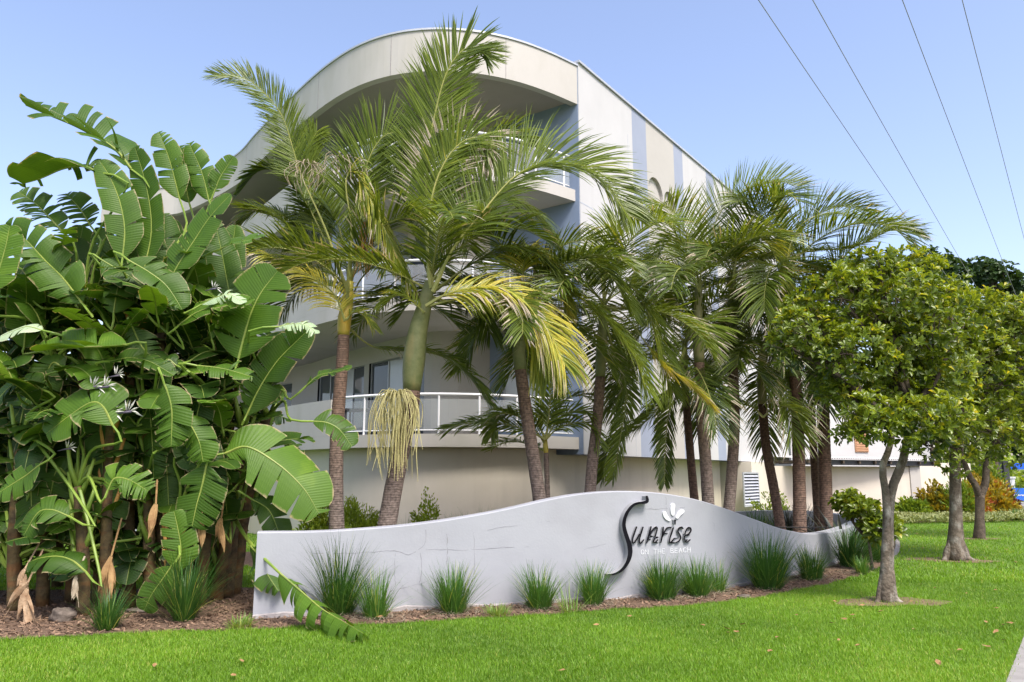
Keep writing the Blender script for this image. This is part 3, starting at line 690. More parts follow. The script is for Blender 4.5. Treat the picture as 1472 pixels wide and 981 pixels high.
# bark chips
def scatter_poly(poly,n,x0,x1,y0,y1,bias=None):
    out=[]; tot=0
    while tot<n:
        x=RNG.uniform(x0,x1,n); y=RNG.uniform(y0,y1,n) if bias is None else y0+(y1-y0)*RNG.random(n)**bias
        k=in_poly(x,y,poly); out.append(np.stack([x[k],y[k]],1)); tot+=k.sum()
    return np.concatenate(out)[:n]
pc=scatter_poly(bed,26000,-7.5,8.5,8.0,13.5)
n=len(pc); ang=RNG.uniform(0,6.283,n); el=RNG.normal(0,.35,n); L0=RNG.uniform(.015,.06,n); W0_=RNG.uniform(.006,.018,n)
T=np.stack([np.cos(ang)*np.cos(el),np.sin(ang)*np.cos(el),np.sin(el)],1); S=np.stack([-np.sin(ang),np.cos(ang),RNG.normal(0,.4,n)],1)
C0=np.stack([pc[:,0],pc[:,1],RNG.uniform(.006,.028,n)],1)
vs=np.stack([C0-T*L0[:,None]/2-S*W0_[:,None]/2,C0+T*L0[:,None]/2-S*W0_[:,None]/2,C0+T*L0[:,None]/2+S*W0_[:,None]/2,C0-T*L0[:,None]/2+S*W0_[:,None]/2],1)
ch=mesh_np('mulch_chips',vs,np.array([[0,1,2,3]]),np.zeros((0,3),int),RNG.random(n),'chip'); ch['kind']='stuff'
# ------------------------------------------------------------------ bare soil patches round the tree trunks
T1=G(1275,866); T2=G(1374,806); T3=G(1408,775)
def blob(name,c,rx,ry,ang=0,seed=0):
    r=random.Random(seed); ph=[r.uniform(0,6.28) for _ in range(4)]; pts=[]
    for k in range(40):
        a=2*math.pi*k/40; m=1+.18*math.sin(2*a+ph[0])+.13*math.sin(3*a+ph[1])+.08*math.sin(7*a+ph[2]); x,y=math.cos(a)*rx*m,math.sin(a)*ry*m
        pts.append(V((c.x+x*math.cos(ang)-y*math.sin(ang),c.y+x*math.sin(ang)+y*math.cos(ang),0)))
    poly_sheet(name,pts,.009,'baresoil'); return pts
soil=[blob('bare_soil',T1+V((.05,.0,0)),.62,.42,.1,3), blob('bare_soil',T2+V((-.1,.05,0)),.85,.42,0,5), blob('bare_soil',T3,.5,.35,0,8)]
# ------------------------------------------------------------------ lawn blades
def lawn_blades(n,y0,y1,hgt,wid,name,bias,zs=1):
    out=[];tot=0
    while tot<n:
        m=n*2; y=y0+(y1-y0)*RNG.random(m)**bias; x=RNG.uniform(-1,1,m)*(y*.80+.5)
        k=~in_poly(x,y,bed)
        for s_ in soil: k&=~(in_poly(x,y,s_)&(RNG.random(m)<.8))
        # stay off the footpath
        k&=((x-kx.x)*nS.x+(y-kx.y)*nS.y)<RNG.normal(-.01,.02,m)
        out.append(np.stack([x[k],y[k]],1)); tot+=k.sum()
    p=np.concatenate(out)[:n]
    # clumpy height and lean fields
    f=np.sin(p[:,0]*3.1+np.sin(p[:,1]*2.3)*2)*np.sin(p[:,1]*2.7+np.sin(p[:,0]*1.9)*2); g=np.sin(p[:,0]*11+p[:,1]*3)*np.sin(p[:,1]*13-p[:,0]*5)
    h=hgt*RNG.uniform(.5,1.25,n)*(1+.18*f+.15*g); a=RNG.uniform(0,6.283,n); ln=RNG.uniform(.15,.95,n)*h
    d=np.stack([np.cos(a)*ln,np.sin(a)*ln,np.zeros(n)],1); w=wid*RNG.uniform(.6,1.3,n)
    a2=a+RNG.normal(1.57,.5,n); s=np.stack([np.cos(a2),np.sin(a2),np.zeros(n)],1)*w[:,None]
    b=np.stack([p[:,0],p[:,1],np.zeros(n)],1); up=np.array([0,0,1.0])
    vs=np.stack([b-s,b+s,b+d*.35+up*(h*.6)[:,None]+s*.7,b+d*.35+up*(h*.6)[:,None]-s*.7,b+d+up*h[:,None]],1)
    pt=1.5*np.sin(p[:,0]*.9+np.sin(p[:,1]*.7)*1.5)*np.sin(p[:,1]*1.1+np.sin(p[:,0]*.8)*1.3)
    t=np.clip(.36+.12*pt+.2*f*.5+RNG.normal(0,.16,n),0,.8); t=np.where(RNG.random(n)<.03+.05*(pt>.6),1.0,t)
    o=mesh_np(name,vs,np.array([[0,1,2,3]]),np.array([[3,2,4]]),t,'grass'); o['kind']='stuff'; return o
lawn_blades(380000,5.6,12.5,.036,.0024,'grass',1.35)
lawn_blades(150000,12.0,31,.05,.0065,'grass',1.2)
# ------------------------------------------------------------------ fronds
def frond(parent, pts, leaf_len, dens=46, nref=None, width=.027, lift=.35, droop=.42, tint=.45, tipdead=0, mats=('frond','rachis','frondtip'), rr=.016, start=.12, jit=1.0, name='frond', tangle=0, ranks=(1,1)):
    mb=MB(); sp_,L=even(pts,30); n=len(sp_)
    mb.tube(sp_,[rr*(1.5 if i<3 else 1)*(1-i/(n-1)*.85)+.0015 for i in range(n)],5,1)
    cnt=max(10,int(dens*.86*L)); nr0=nref or V((0,-.25,1))
    for i in range(cnt):
        t=start+(1-start)*(i+random.random()*.6)/cnt; x=t*(n-1); k=min(int(x),n-2); p=sp_[k].lerp(sp_[k+1],x-k)
        T=(sp_[min(k+2,n-1)]-sp_[max(k-1,0)]).normalized(); S=T.cross(nr0)
        if S.length<.05: S=T.cross(V((1,0,0)))
        S.normalize(); N=S.cross(T)
        prof=(.42+.58*math.sin(math.pi*min(1,.12+t*.78))**.8)*(1 if t<.9 else 1-(t-.9)*3.5)
        for sd_ in (-1,1):
            if random.random()<.03*jit: continue
            ll=ranks[0 if sd_<0 else 1]*1.12*leaf_len*prof*random.uniform(.85,1.08); fw=R(random.gauss(34+26*t,4*jit)); lf=random.gauss(lift,.10*jit)
            d=(S*sd_*math.cos(fw)+T*math.sin(fw)+N*lf).normalized(); c=p.copy(); vs=[]; segs=5; wv=(T-d*T.dot(d)).normalized()
            tn=min(1,max(0,random.gauss(tint,.12))); g=random.gauss(droop,.12*jit)
            for j in range(segs+1):
                u=j/segs; w=width*(.45+1.6*u if u<.35 else 1.0*(1-((u-.35)/.65)**2.2)+.04)*.5
                up=d.cross(wv)*(w*.45); vs+=[c-wv*w+up,c,c+wv*w+up]
                d=(d+V((random.gauss(0,.02+tangle),random.gauss(0,.02+tangle),-g*(.25+u)/segs*1.7))).normalized(); c=c+d*(ll/segs); wv=(wv-d*wv.dot(d)).normalized()
            fs=[]
            for j in range(segs):
                for q in (0,1): fs.append((3*j+q,3*j+q+1,3*j+4+q,3*j+3+q))
            dead=random.random()<tipdead
            if dead:
                mb.add(vs,fs[:6],0,tn); mb.add(vs,fs[6:],2,.5)
            else: mb.add(vs,fs,0,tn)
    return mb.build(name,list(mats),parent)
def pxp(l,Y):
    return [P(a[0],a[1],a[2] if len(a)>2 else Y) for a in l]
def auto_frond(parent,top,az,el0,L,bend,**kw):
    pts=[];c=V(top);d_az=V((math.sin(az),math.cos(az),0)); m=8; el=el0
    for i in range(m+1):
        pts.append(c.copy()); c=c+(d_az*math.cos(el)+V((0,0,1))*math.sin(el))*(L/m); el-=bend/m*(.4+1.2*i/m)
    nref=V((0,0,1))-d_az*.6*max(0,math.sin(el0)); return frond(parent,pts,nref=nref,**kw)
def palm(label,trunk_px,Y,r_px,shaft_px=None,base_z=True,mat='palmtrunk',shaft='shaft',crown=8,L=2.5,seed=1,fl=.80,dens=36,elr=(-10,78),tint=.4,azs=None,Ytop=None,rshaft=1.08,droop=.42,group='bangalow palms planted behind the sign wall',name='palm_tree',yellow=0):
    random.seed(seed); tp_=pxp([(x,y) for x,y in trunk_px],Y)
    if Ytop is not None:
        m=len(trunk_px); tp_=[P(x,y,Y+(Ytop-Y)*i/(m-1)) for i,(x,y) in enumerate(trunk_px)]
    b=tp_[0]; dirn=(tp_[1]-tp_[0]).normalized(); base=b-dirn*(b.z/max(.3,dirn.z)); base.z=-.03
    t=thing(name,label,'palm tree',(base.x,base.y,0),group)
    pts=even([base]+tp_,28)[0]; rad=[]; r0=.9*r_px[0]*mpp(b)/2; r1=.9*r_px[1]*mpp(tp_[-1])/2
    for i in range(28):
        u=i/27; rad.append((r0+(r1-r0)*u)*(1+.35*math.exp(-u*14))*(1+.012*math.sin(i*2.1)))
    mb=MB(); mb.tube(pts,rad,14,0); mb.build('trunk',mat,t,True)
    top=tp_[-1]
    if shaft_px:
        sp2=[P(x,y,(Ytop or Y)) for x,y in shaft_px]; sp2=even([top-(top-pts[-3])*.1]+sp2,14)[0]; rad=[]
        for i in range(14):
            u=i/13; rad.append(r1*(1.02+ (rshaft-1)*math.sin(min(1,u*3.2)*math.pi/2)-(rshaft-.62)*max(0,(u-.3)/.7)**1.2))
        mb=MB(); mb.tube(sp2,rad,14,0); mb.build('crownshaft',shaft,t,True); top=sp2[-1]
    az0=random.uniform(0,6.28)
    crown=crown+(1 if not azs else 0)
    for k in range(crown):
        u=k/max(1,crown-1); az=(azs[k] if azs else az0+k*2.39996+random.uniform(-.25,.25)); el=R(elr[1]+(elr[0]-elr[1])*u)
        l_=L*random.uniform(.85,1.12)
        auto_frond(t,top-V((0,0,.25*u)),az,el,l_,R(70+60*(1-u))+random.uniform(-.3,.3),leaf_len=fl*random.uniform(.9,1.1),dens=dens,tint=tint+random.uniform(-.15,.15)+(.5 if random.random()<yellow else 0),droop=droop*random.uniform(.8,1.3),lift=.3,tipdead=.1 if u<.6 else .3)
    return t,top
def fruit(parent,at_,n=90,L=1.0,spread=.35,seed=3,mat='fruit'):
    r=random.Random(seed); mb=MB()
    for i in range(n):
        a=r.uniform(0,6.28); q=V((math.cos(a),math.sin(a)*.8,0)); ll=L*r.uniform(.3,1.0); s=spread*r.uniform(.3,1)
        w_=lambda k:V((r.gauss(0,k),r.gauss(0,k),0)); pts=[at_+V((0,0,0)),at_+q*s*.5+V((0,0,.10*r.random())),at_+q*s*.95+V((0,0,-.14*ll))+w_(.03),at_+q*s*1.05+V((0,0,-.5*ll))+w_(.04),at_+q*s*r.uniform(.75,1.15)+V((0,0,-ll))+w_(.05)]
        c=even(pts,10)[0]; mb.tube(c,[.006]*9+[.002],4,0,False)
        for k in range(3,10): 
            if r.random()<.8:
                p=c[k]; s_=.009; mb.add([p+V((s_,0,0)),p+V((0,s_,0)),p+V((-s_,0,0)),p+V((0,-s_,0)),p+V((0,0,s_)),p+V((0,0,-s_))],[(0,1,4),(1,2,4),(2,3,4),(3,0,4),(1,0,5),(2,1,5),(3,2,5),(0,3,5)],0)
    return mb.build('fruit_cluster',mat,parent)
PG=dict()
# A : slim trunk with yellow crownshaft at the left
A,At=palm('slim palm with a yellow orange crownshaft, leftmost of the palms behind the sign wall',[(484,758),(483,690),(485,610),(492,520),(494,480)],12.3,(26,19),[(495,462),(500,432),(503,405)],shaft='shaftyellow',crown=5,L=2.0,seed=11,tint=.3,elr=(10,70),azs=[2.0,.2,4.2,5.3,1.2],rshaft=1.15)
frond(A,pxp([(496,462),(482,426),(462,408),(440,394),(412,383)],12.1),.62,dens=44,tint=.98,lift=.1,droop=1.0,tipdead=.3,width=.022,nref=V((0,-.5,1)))
frond(A,pxp([(498,460),(508,450),(520,452),(534,470)],12.1),.35,tint=.7,droop=.9)
frond(A,pxp([(499,430),(502,376),(508,337),(519,273),(532,225),(553,195),(577,195),(586,235)],12.2),.85,dens=46,tint=.38,nref=V((.2,-1,.3)),lift=.2,droop=.3,rr=.02,start=.38)
frond(A,pxp([(503,400),(505,330),(497,262),(510,246),(530,283),(553,330),(590,408)],12.0),.62,dens=44,tint=.72,droop=1.1,lift=.0,start=.42,tipdead=.2)
frond(A,pxp([(500,420),(468,330),(437,262),(425,228),(407,170),(381,135),(350,112),(306,108)],12.2),.55,dens=44,tint=.42,nref=V((-.2,-1,.5)),lift=.15,droop=.22,start=.42,width=.018)
frond(A,pxp([(500,430),(470,385),(437,348),(400,315),(350,300)],12.9),.6,dens=40,tint=.4,droop=.6,start=.3)
frond(A,pxp([(498,440),(440,400),(380,362),(330,345),(290,335),(245,328)],12.9),.55,dens=40,tint=.82,droop=1.2,lift=0,start=.35,tipdead=.3)
frond(A,pxp([(500,420),(455,320),(428,275),(402,248),(372,246),(345,275)],12.8),.42,dens=26,tint=.2,width=.05,droop=.5,start=.45)
frond(A,pxp([(497,468),(540,500),(620,508),(665,532),(702,580)],12.7),.50,dens=40,tint=.35,droop=.7,start=.2,tipdead=.1)
frond(A,pxp([(500,445),(520,400),(560,370),(610,370),(650,400)],12.9),.6,dens=40,tint=.3,droop=.7,start=.25)
frond(A,pxp([(500,425),(450,395),(405,380),(370,400)],13.0),.6,dens=40,tint=.25,droop=.6,start=.25)
frond(A,pxp([(502,410),(488,330),(470,300),(440,310),(425,350)],13.1),.6,dens=40,tint=.3,droop=.6,start=.3)
for at_,s_,sd_ in ((P(492,228,12.1),.35,5),(P(440,238,12.2),.3,6)):
    fruit(A,at_,34,.5,s_*1.1,sd_,'dryfibre').name='dead_leaf_tuft'
fruit(A,P(528,325,12.15),26,.9,.14,9,'orange').name='dead_flower_spray'
frond(A,pxp([(500,425),(455,350),(415,312),(372,302),(330,335)],13.1),.62,dens=46,tint=.45,droop=.7,lift=.1,start=.3,tipdead=.2)
frond(A,pxp([(500,425),(470,340),(448,280),(440,225),(455,190)],13.0),.6,dens=46,tint=.4,nref=V((.2,-1,.3)),lift=.2,droop=.4,start=.35)
frond(A,pxp([(500,435),(450,410),(400,395),(350,410),(318,455)],13.2),.6,dens=46,tint=.5,droop=.8,lift=.05,start=.25,tipdead=.2)
frond(A,pxp([(500,430),(460,370),(410,345),(355,350),(305,385)],13.3),.62,dens=46,tint=.35,droop=.8,lift=.05,start=.3)
# B : main palm
B,Bt=palm('stout leaning palm with a bulging green crownshaft and hanging cream fruit strands',[(556,757),(566,700),(578,640),(590,585),(592,560)],12.0,(31,27),[(594,530),(600,480),(610,440),(618,405)],crown=6,L=2.4,seed=5,tint=.3,elr=(-5,72),rshaft=1.32,azs=[.3,1.7,2.9,4.4,5.4,.9],fl=.7)
frond(B,pxp([(620,410),(612,330),(614,240),(622,180),(640,110),(662,75),(685,68),(700,84)],11.8),.86,dens=46,tint=.42,nref=V((.25,-1,.3)),lift=.15,droop=.16,rr=.026,start=.30)
frond(B,pxp([(620,415),(614,367),(620,290),(636,240),(662,206),(690,200),(708,235)],11.7),.78,dens=44,tint=.5,nref=V((.2,-1,.3)),lift=.2,droop=.45,rr=.024,start=.3,tipdead=.5)
frond(B,pxp([(622,420),(650,360),(690,310),(740,254),(783,237),(828,240),(866,262),(905,312)],11.6),.98,dens=46,tint=.45,nref=V((0,-.9,.7)),lift=.35,droop=.45,rr=.024,start=.22)
frond(B,pxp([(612,440),(640,424),(680,414),(722,414),(758,438),(792,482),(812,525)],11.4),1.0,dens=54,tint=.84,nref=V((0,-.6,1)),lift=.15,droop=.85,rr=.02,start=.1,tipdead=.35,width=.028)
frond(B,pxp([(616,440),(650,432),(690,428),(730,436),(765,470),(788,540)],11.6),.85,dens=48,tint=.68,nref=V((0,-.6,1)),lift=.1,droop=.9,start=.15,width=.028)
frond(B,pxp([(610,450),(590,432),(570,425),(552,440)],11.8),.4,dens=44,tint=.7,droop=.8)
frond(B,pxp([(620,405),(640,330),(672,260),(700,215),(735,195),(775,215)],12.6),.8,dens=44,tint=.3,nref=V((-.5,-.3,1)),lift=.3,droop=.6,start=.3)
frond(B,pxp([(620,410),(600,350),(585,300),(560,260),(530,265)],12.6),.75,dens=40,tint=.3,nref=V((.5,-.3,1)),lift=.3,droop=.6,start=.3)
frond(B,pxp([(622,420),(670,385),(720,360),(770,365),(820,410)],12.2),.8,dens=44,tint=.35,droop=.75,lift=.1,start=.2)
frond(B,pxp([(622,420),(660,400),(690,420),(705,480)],12.5),.7,dens=40,tint=.2,droop=.9,lift=.1,start=.2)
frond(B,pxp([(618,400),(690,300),(700,280),(760,300),(800,350)],12.8),.8,dens=44,tint=.3,droop=.8,lift=.1,start=.3)
fruit(B,P(570,568,11.7),120,1.3,.40,3)
fruit(B,P(688,212,11.8),50,.8,.28,13,'dryfibre').name='dead_leaf_tuft'
# C
C_,Ct=palm('leaning grey brown palm next right of the stout one, crossing the curved basement wall',[(777,727),(767,660),(756,590),(748,530)],12.8,(23,19),[(746,500),(750,460),(756,420)],crown=8,L=2.3,seed=8,tint=.35,elr=(-20,65),rshaft=1.1,fl=.6)
frond(C_,pxp([(757,430),(752,390),(760,362),(780,370),(800,405),(815,450)],12.4),.55,dens=46,tint=.85,droop=1.0,start=.2)
frond(C_,pxp([(757,425),(790,385),(840,372),(880,400),(905,450)],12.5),.75,dens=46,tint=.45,droop=.8,start=.15)
frond(C_,pxp([(757,425),(800,415),(850,440),(905,500),(930,560)],12.3),.85,dens=48,tint=.5,droop=.5,lift=.15,start=.12)
frond(C_,pxp([(757,425),(720,440),(690,470),(672,520)],12.9),.6,dens=44,tint=.3,droop=.8)
# young palm
Y_,Yt=palm('small young palm with a thin green stem, between two thicker trunks',[(787,712),(786,680),(785,650)],13.6,(10,8),[(784,640),(784,628)],crown=3,L=1.5,seed=21,tint=.4,elr=(20,70),azs=[1.0,4.0,5.5],fl=.45,dens=30,shaft='shaftyellow',name='young_palm')
for l in ([(784,632),(765,622),(735,612),(700,608),(665,610),(636,618)],[(784,632),(800,618),(825,608),(850,612),(862,640)],[(784,632),(790,590),(792,550),(788,520)],[(784,632),(768,600),(745,590),(715,600),(705,630)],[(784,632),(805,600),(835,590),(850,600)]):
    frond(Y_,pxp(l,13.4),.42,dens=34,tint=.42,width=.034,droop=.45,lift=.1,start=.15,nref=V((0,-.5,1)))
# D
D,Dt=palm('palm rising behind the sign wall\'s highest part, just left of the lettering',[(848,712),(852,660),(859,600),(863,540)],13.4,(20,16),[(864,510),(866,470),(868,430)],crown=8,L=2.4,seed=31,tint=.38,elr=(-25,70),rshaft=1.1)
frond(D,pxp([(868,440),(890,410),(915,420),(940,470),(955,520),(965,560)],12.9),.85,dens=50,tint=.5,droop=.5,lift=.2,start=.1)
frond(D,pxp([(868,440),(900,455),(948,520),(985,548),(1024,585)],12.8),.5,dens=48,tint=.88,droop=.6,lift=.2,start=.4,tipdead=.3)
frond(D,pxp([(868,435),(872,380),(885,330),(905,310),(930,320)],13.3),.7,dens=44,tint=.45,droop=.5,start=.2)
frond(D,pxp([(868,440),(880,500),(900,560),(890,640),(880,690)],13.6),.4,dens=44,tint=.4,droop=.4,start=.2)
# right hand cluster
E,Et=palm('thinnest dark palm trunk of the right hand group, rising just right of the lettering',[(998,716),(993,660),(988,600),(985,560)],15.0,(15,12),[(984,530),(984,490)],crown=8,L=2.2,seed=41,tint=.3,elr=(-35,60),mat='darkpalmtrunk')
F,Ft=palm('tall straight palm right of the thinnest trunk, its own trunk widening at the foot',[(1018,722),(1014,660),(1008,590),(1005,520)],14.6,(21,17),[(1004,490),(1003,450),(1005,410)],crown=9,L=2.5,seed=42,tint=.38,elr=(-30,70))
frond(F,pxp([(1005,420),(1010,375),(1020,345),(1032,312),(1052,286),(1084,268),(1117,261),(1150,268)],14.2),.72,dens=44,tint=.4,nref=V((-.4,-.8,.6)),lift=.35,droop=.15,start=.15,width=.016)
frond(F,pxp([(1005,420),(985,360),(965,345),(945,370),(930,420)],14.2),.75,dens=44,tint=.45,droop=.6,start=.15)
H_,Ht=palm('palm with a smooth grey trunk standing left of the louvred basement vent',[(1048,732),(1052,680),(1056,600),(1053,520)],15.2,(19,16),[(1052,480),(1052,440),(1054,390)],crown=9,L=2.5,seed=43,tint=.3,elr=(-35,70))
frond(H_,pxp([(1054,400),(1062,360),(1085,340),(1110,360),(1125,410)],14.6),.7,dens=44,tint=.75,droop=.7,start=.15)
I_,It=palm('palm leaning left with its foot right of the louvred basement vent',[(1122,758),(1112,700),(1101,640),(1096,580)],15.8,(16,14),[(1095,540),(1097,500)],crown=8,L=2.3,seed=44,tint=.3,elr=(-45,50),mat='darkpalmtrunk')
frond(I_,pxp([(1097,600),(1080,585),(1050,582),(1020,600)],14.9),.5,dens=40,tint=.55,droop=.6)
frond(I_,pxp([(1097,600),(1115,585),(1140,590),(1158,625)],14.9),.5,dens=40,tint=.5,droop=.6)
J,Jt=palm('tall upright palm with a reddish brown trunk in front of the dark carport beam',[(1150,766),(1149,700),(1147,620),(1143,540)],15.2,(21,18),[(1140,480),(1134,430),(1130,380)],crown=9,L=2.6,seed=45,tint=.35,elr=(-35,70),mat='darkpalmtrunk')
frond(J,pxp([(1130,385),(1134,360),(1145,332),(1165,314),(1195,306),(1225,311),(1246,325)],14.8),.75,dens=40,tint=.35,nref=V((-.3,-.9,.5)),lift=.4,droop=.12,start=.12,width=.014)
frond(J,pxp([(1130,385),(1150,365),(1178,360),(1220,357),(1253,344),(1280,329),(1306,328),(1323,340)],14.6),.55,dens=44,tint=.3,droop=.45,lift=.2,start=.12)
frond(J,pxp([(1130,380),(1125,330),(1117,290),(1115,262)],14.9),.28,dens=44,tint=.7,lift=.1,droop=.0,start=.1,nref=V((0,-1,.1)))
frond(J,pxp([(1130,385),(1160,380),(1200,395),(1230,430),(1240,480)],14.6),.7,dens=44,tint=.3,droop=.7,start=.12)
K,Kt=palm('slim dark palm trunk, left one of the pair beside the spiky flax',[(1178,768),(1173,700),(1168,620),(1166,560)],16.2,(14,11),[(1165,520),(1166,470)],crown=8,L=2.4,seed=46,tint=.25,elr=(-45,60),mat='darkpalmtrunk')
M_,Mt=palm('thick dark palm trunk, rightmost of the palms and nearest the spiky flax',[(1188,766),(1187,700),(1184,620),(1183,560)],15.8,(20,19),[(1182,520),(1183,460),(1186,420)],crown=9,L=2.4,seed=47,tint=.25,elr=(-45,65),mat='darkpalmtrunk')
frond(M_,pxp([(1186,425),(1215,395),(1240,400),(1258,440)],15.2),.6,dens=44,tint=.35,droop=.7)
frond(E,pxp([(985,500),(960,560),(935,600),(885,640),(865,690)],14.2),.5,dens=40,tint=.35,droop=.6,start=.3)
frond(E,pxp([(985,500),(968,560),(958,620),(955,695)],14.4),.42,dens=40,tint=.2,droop=.6,start=.3)
# ------------------------------------------------------------------ bird of paradise
def big_leaf(mb,pts,w,nref,fold=20,tear=.45,tint=.45,curl=25,mi=(0,1),gap=.9,wl=None,shape=.5,lift_sd=0):
    sp_,L=even(pts,34); n=34; cum=L/(n-1)
    fr=[]
    for i in range(n):
        T=(sp_[min(i+1,n-1)]-sp_[max(i-1,0)]).normalized(); S=T.cross(nref)
        if S.length<.05: S=T.cross(V((0,1,0)))
        S.normalize(); fr.append((T,S,S.cross(T)))
    def at(t):
        x=min(.9999,max(0,t))*(n-1); k=int(x); u=x-k; a,b=fr[k],fr[k+1]
        return sp_[k].lerp(sp_[k+1],u),a[0].lerp(b[0],u).normalized(),a[1].lerp(b[1],u).normalized(),a[2].lerp(b[2],u).normalized()
    def W(t):
        a=min(1,(t+.02)/.22)**.6; b=1 if t<shape else math.sqrt(max(0,1-((t-shape)/(1.005-shape))**2.1)); return w*a*b*(1-.12*t)
    for sd_ in (-1,1):
        t=0; wside=w if wl is None else 1
        while t<.995:
            sg=random.uniform(.02,.11) if random.random()<tear else random.uniform(.12,.34)
            t1=min(1,t+sg); t1=1 if t1>.97 else t1; nu=max(2,int((t1-t)/.028)+1); nv=6; tc=(t+t1)/2
            torn=(t1-t)<.1
            ph=R(fold)+random.gauss(0,R(10)*tear+.03)+(random.choice([-1,1])*R(random.uniform(5,28))*tear if torn else 0)
            cr=R(curl)*random.uniform(.5,1.5)*(1+.6*torn*tear); sw=random.uniform(.18,.34)+t*.25; gp=gap*random.uniform(.4,1)*(.35 if not torn else 1)
            wj=random.uniform(.9,1.04) if torn else 1
            vs=[];uv=[]
            for i in range(nu+1):
                tt=t+(t1-t)*i/nu; c,T,S,N=at(tt); ww=W(tt)*wj; p=c.copy(); a=ph
                for j in range(nv+1):
                    q=p+T*((tc-tt)*L*gp*.5*(j/nv)**1.5); vs.append(q); uv.append((tt*L,j/nv,sd_))
                    st=ww/nv; p=p+(S*sd_*math.cos(a)+N*math.sin(a)+T*sw)*st; a-=cr/nv*1.3
            fs=[]
            for i in range(nu):
                for j in range(nv): fs.append((i*(nv+1)+j,i*(nv+1)+j+1,(i+1)*(nv+1)+j+1,(i+1)*(nv+1)+j))
            mb.add(vs,fs,mi[0],min(1,max(0,tint+random.gauss(0,.03))),uv); t=t1
    mb.tube(sp_,[.0085*(1-i/(n-1)*.85)*(w/.22+.3) for i in range(n)],6,mi[1])
    return sp_
def petiole(mb,a,b,dirb,r0=.022,r1=.013,mat=2):
    """from the stem point a to the blade base b arriving along dirb"""
    L=(b-a).length; pts=[a,a.lerp(b,.35)+V((0,0,.18*L)),b-dirb*L*.22,b]; c=even(pts,12)[0]; mb.tube(c,[r0+(r1-r0)*i/11 for i in range(12)],6,mat)
LM=['banana','midrib','petiole','bananapale']
plants=[]
def strel(label,base,stems):
    t=thing('bird_of_paradise_plant',label,'plant',base,'giant bird of paradise plants massed at the left'); tops=[]
    for sb,stp,r in stems:
        pts=even([sb,sb.lerp(stp,.5)+V((random.uniform(-.06,.06),random.uniform(-.06,.06),0)),stp],14)[0]
        mb=MB(); mb.tube(pts,[r*(1.15-.25*i/13)*(1+.05*math.sin(i*2.4)) for i in range(14)],9,0,lump=.08); mb.build('stem','stem',t,True); tops.append(stp)
        # old leaf bases fanned along the stem
        mb=MB()
        for k in range(7):
            u=.35+.65*k/6; p=sb.lerp(stp,u); sx_=1 if k%2 else -1; mb.tube([p,p+V((sx_*.09,-.03,.22)),p+V((sx_*.16,-.03,.5))],[r*.62,r*.42,.018],6,0)
        mb.build('leaf_sheath','petiole' if random.random()<.6 else 'orange',t,True)
    plants.append((t,tops)); return t,tops
random.seed(99)
def S_(px,py,Yb,tx,ty,Yt,r=.07):
    b=G(px,py); b=V((b.x*Yb/b.y,Yb,-.03)); return (b,P(tx,ty,Yt),r)
s1_,tp1=strel('broad leaved bird of paradise plant at the photo\'s left edge, with tall arching torn leaves',G(45,893),[S_(20,880,9.6,30,640,9.6),S_(60,880,9.9,75,520,9.9),S_(-30,880,9.8,-20,560,9.8),S_(100,880,10.2,120,470,10.2)])
s2_,tp2=strel('broad leaved bird of paradise plant with white and dark beaked flowers among its leaves',G(150,890),[S_(150,885,9.5,160,600,9.5),S_(185,880,9.8,190,470,9.9),S_(140,880,10.1,165,520,10.3),S_(215,880,9.7,212,600,9.6),S_(120,880,9.3,112,700,9.3,.07)])
s3_,tp3=strel('broad leaved bird of paradise plant with upright paddle leaves reaching toward the roof',G(250,880),[S_(240,875,9.9,232,480,10.0),S_(262,870,10.2,275,520,10.3),S_(285,870,10.0,300,600,10.0),S_(250,870,9.6,250,760,9.6,.06)])
s4_,tp4=strel('broad leaved plant leaning over the sign wall\'s left end, one torn leaf on the lawn',G(320,850),[S_(322,850,10.6,352,620,10.4,.11),S_(300,850,10.9,330,560,10.9),S_(335,845,10.9,385,600,10.8,.09),S_(310,850,10.4,330,740,10.3,.08)])
s5_,tp5=strel('rear broad leaved plant filling the far left edge behind the tall arching leaves',G(5,860),[S_(-40,870,11.2,-20,430,11.2),S_(20,870,11.4,35,400,11.3),S_(80,870,11.5,90,420,11.4),S_(-90,870,10.8,-80,520,10.8)])
allp={5:(s5_,tp5),1:(s1_,tp1),2:(s2_,tp2),3:(s3_,tp3),4:(s4_,tp4)}
cam_n=V((0,-1,.25)); upn=V((0,-.3,1)); 
def leaf(pl,px,Y,wpx,nref=cam_n,fold=12,tear=.4,tint=.45,curl=25,pet=True,pale=False,src=None,shape=.5,gap=.9):
    t,tops=allp[pl]; pts=pxp(px,Y); w=wpx*mpp(pts[len(pts)//2]); mb=MB()
    big_leaf(mb,pts,w,nref,fold,tear,tint,curl,mi=(3 if pale else 0,1),shape=shape,gap=gap)
    if pet:
        b=pts[0]; dr=(pts[1]-pts[0]).normalized(); s=src or min(tops,key=lambda q:(q-b).length+(2 if q.z>b.z+.1 else 0)); petiole(mb,s,b,dr)
    mb.build('leaf',LM,t)
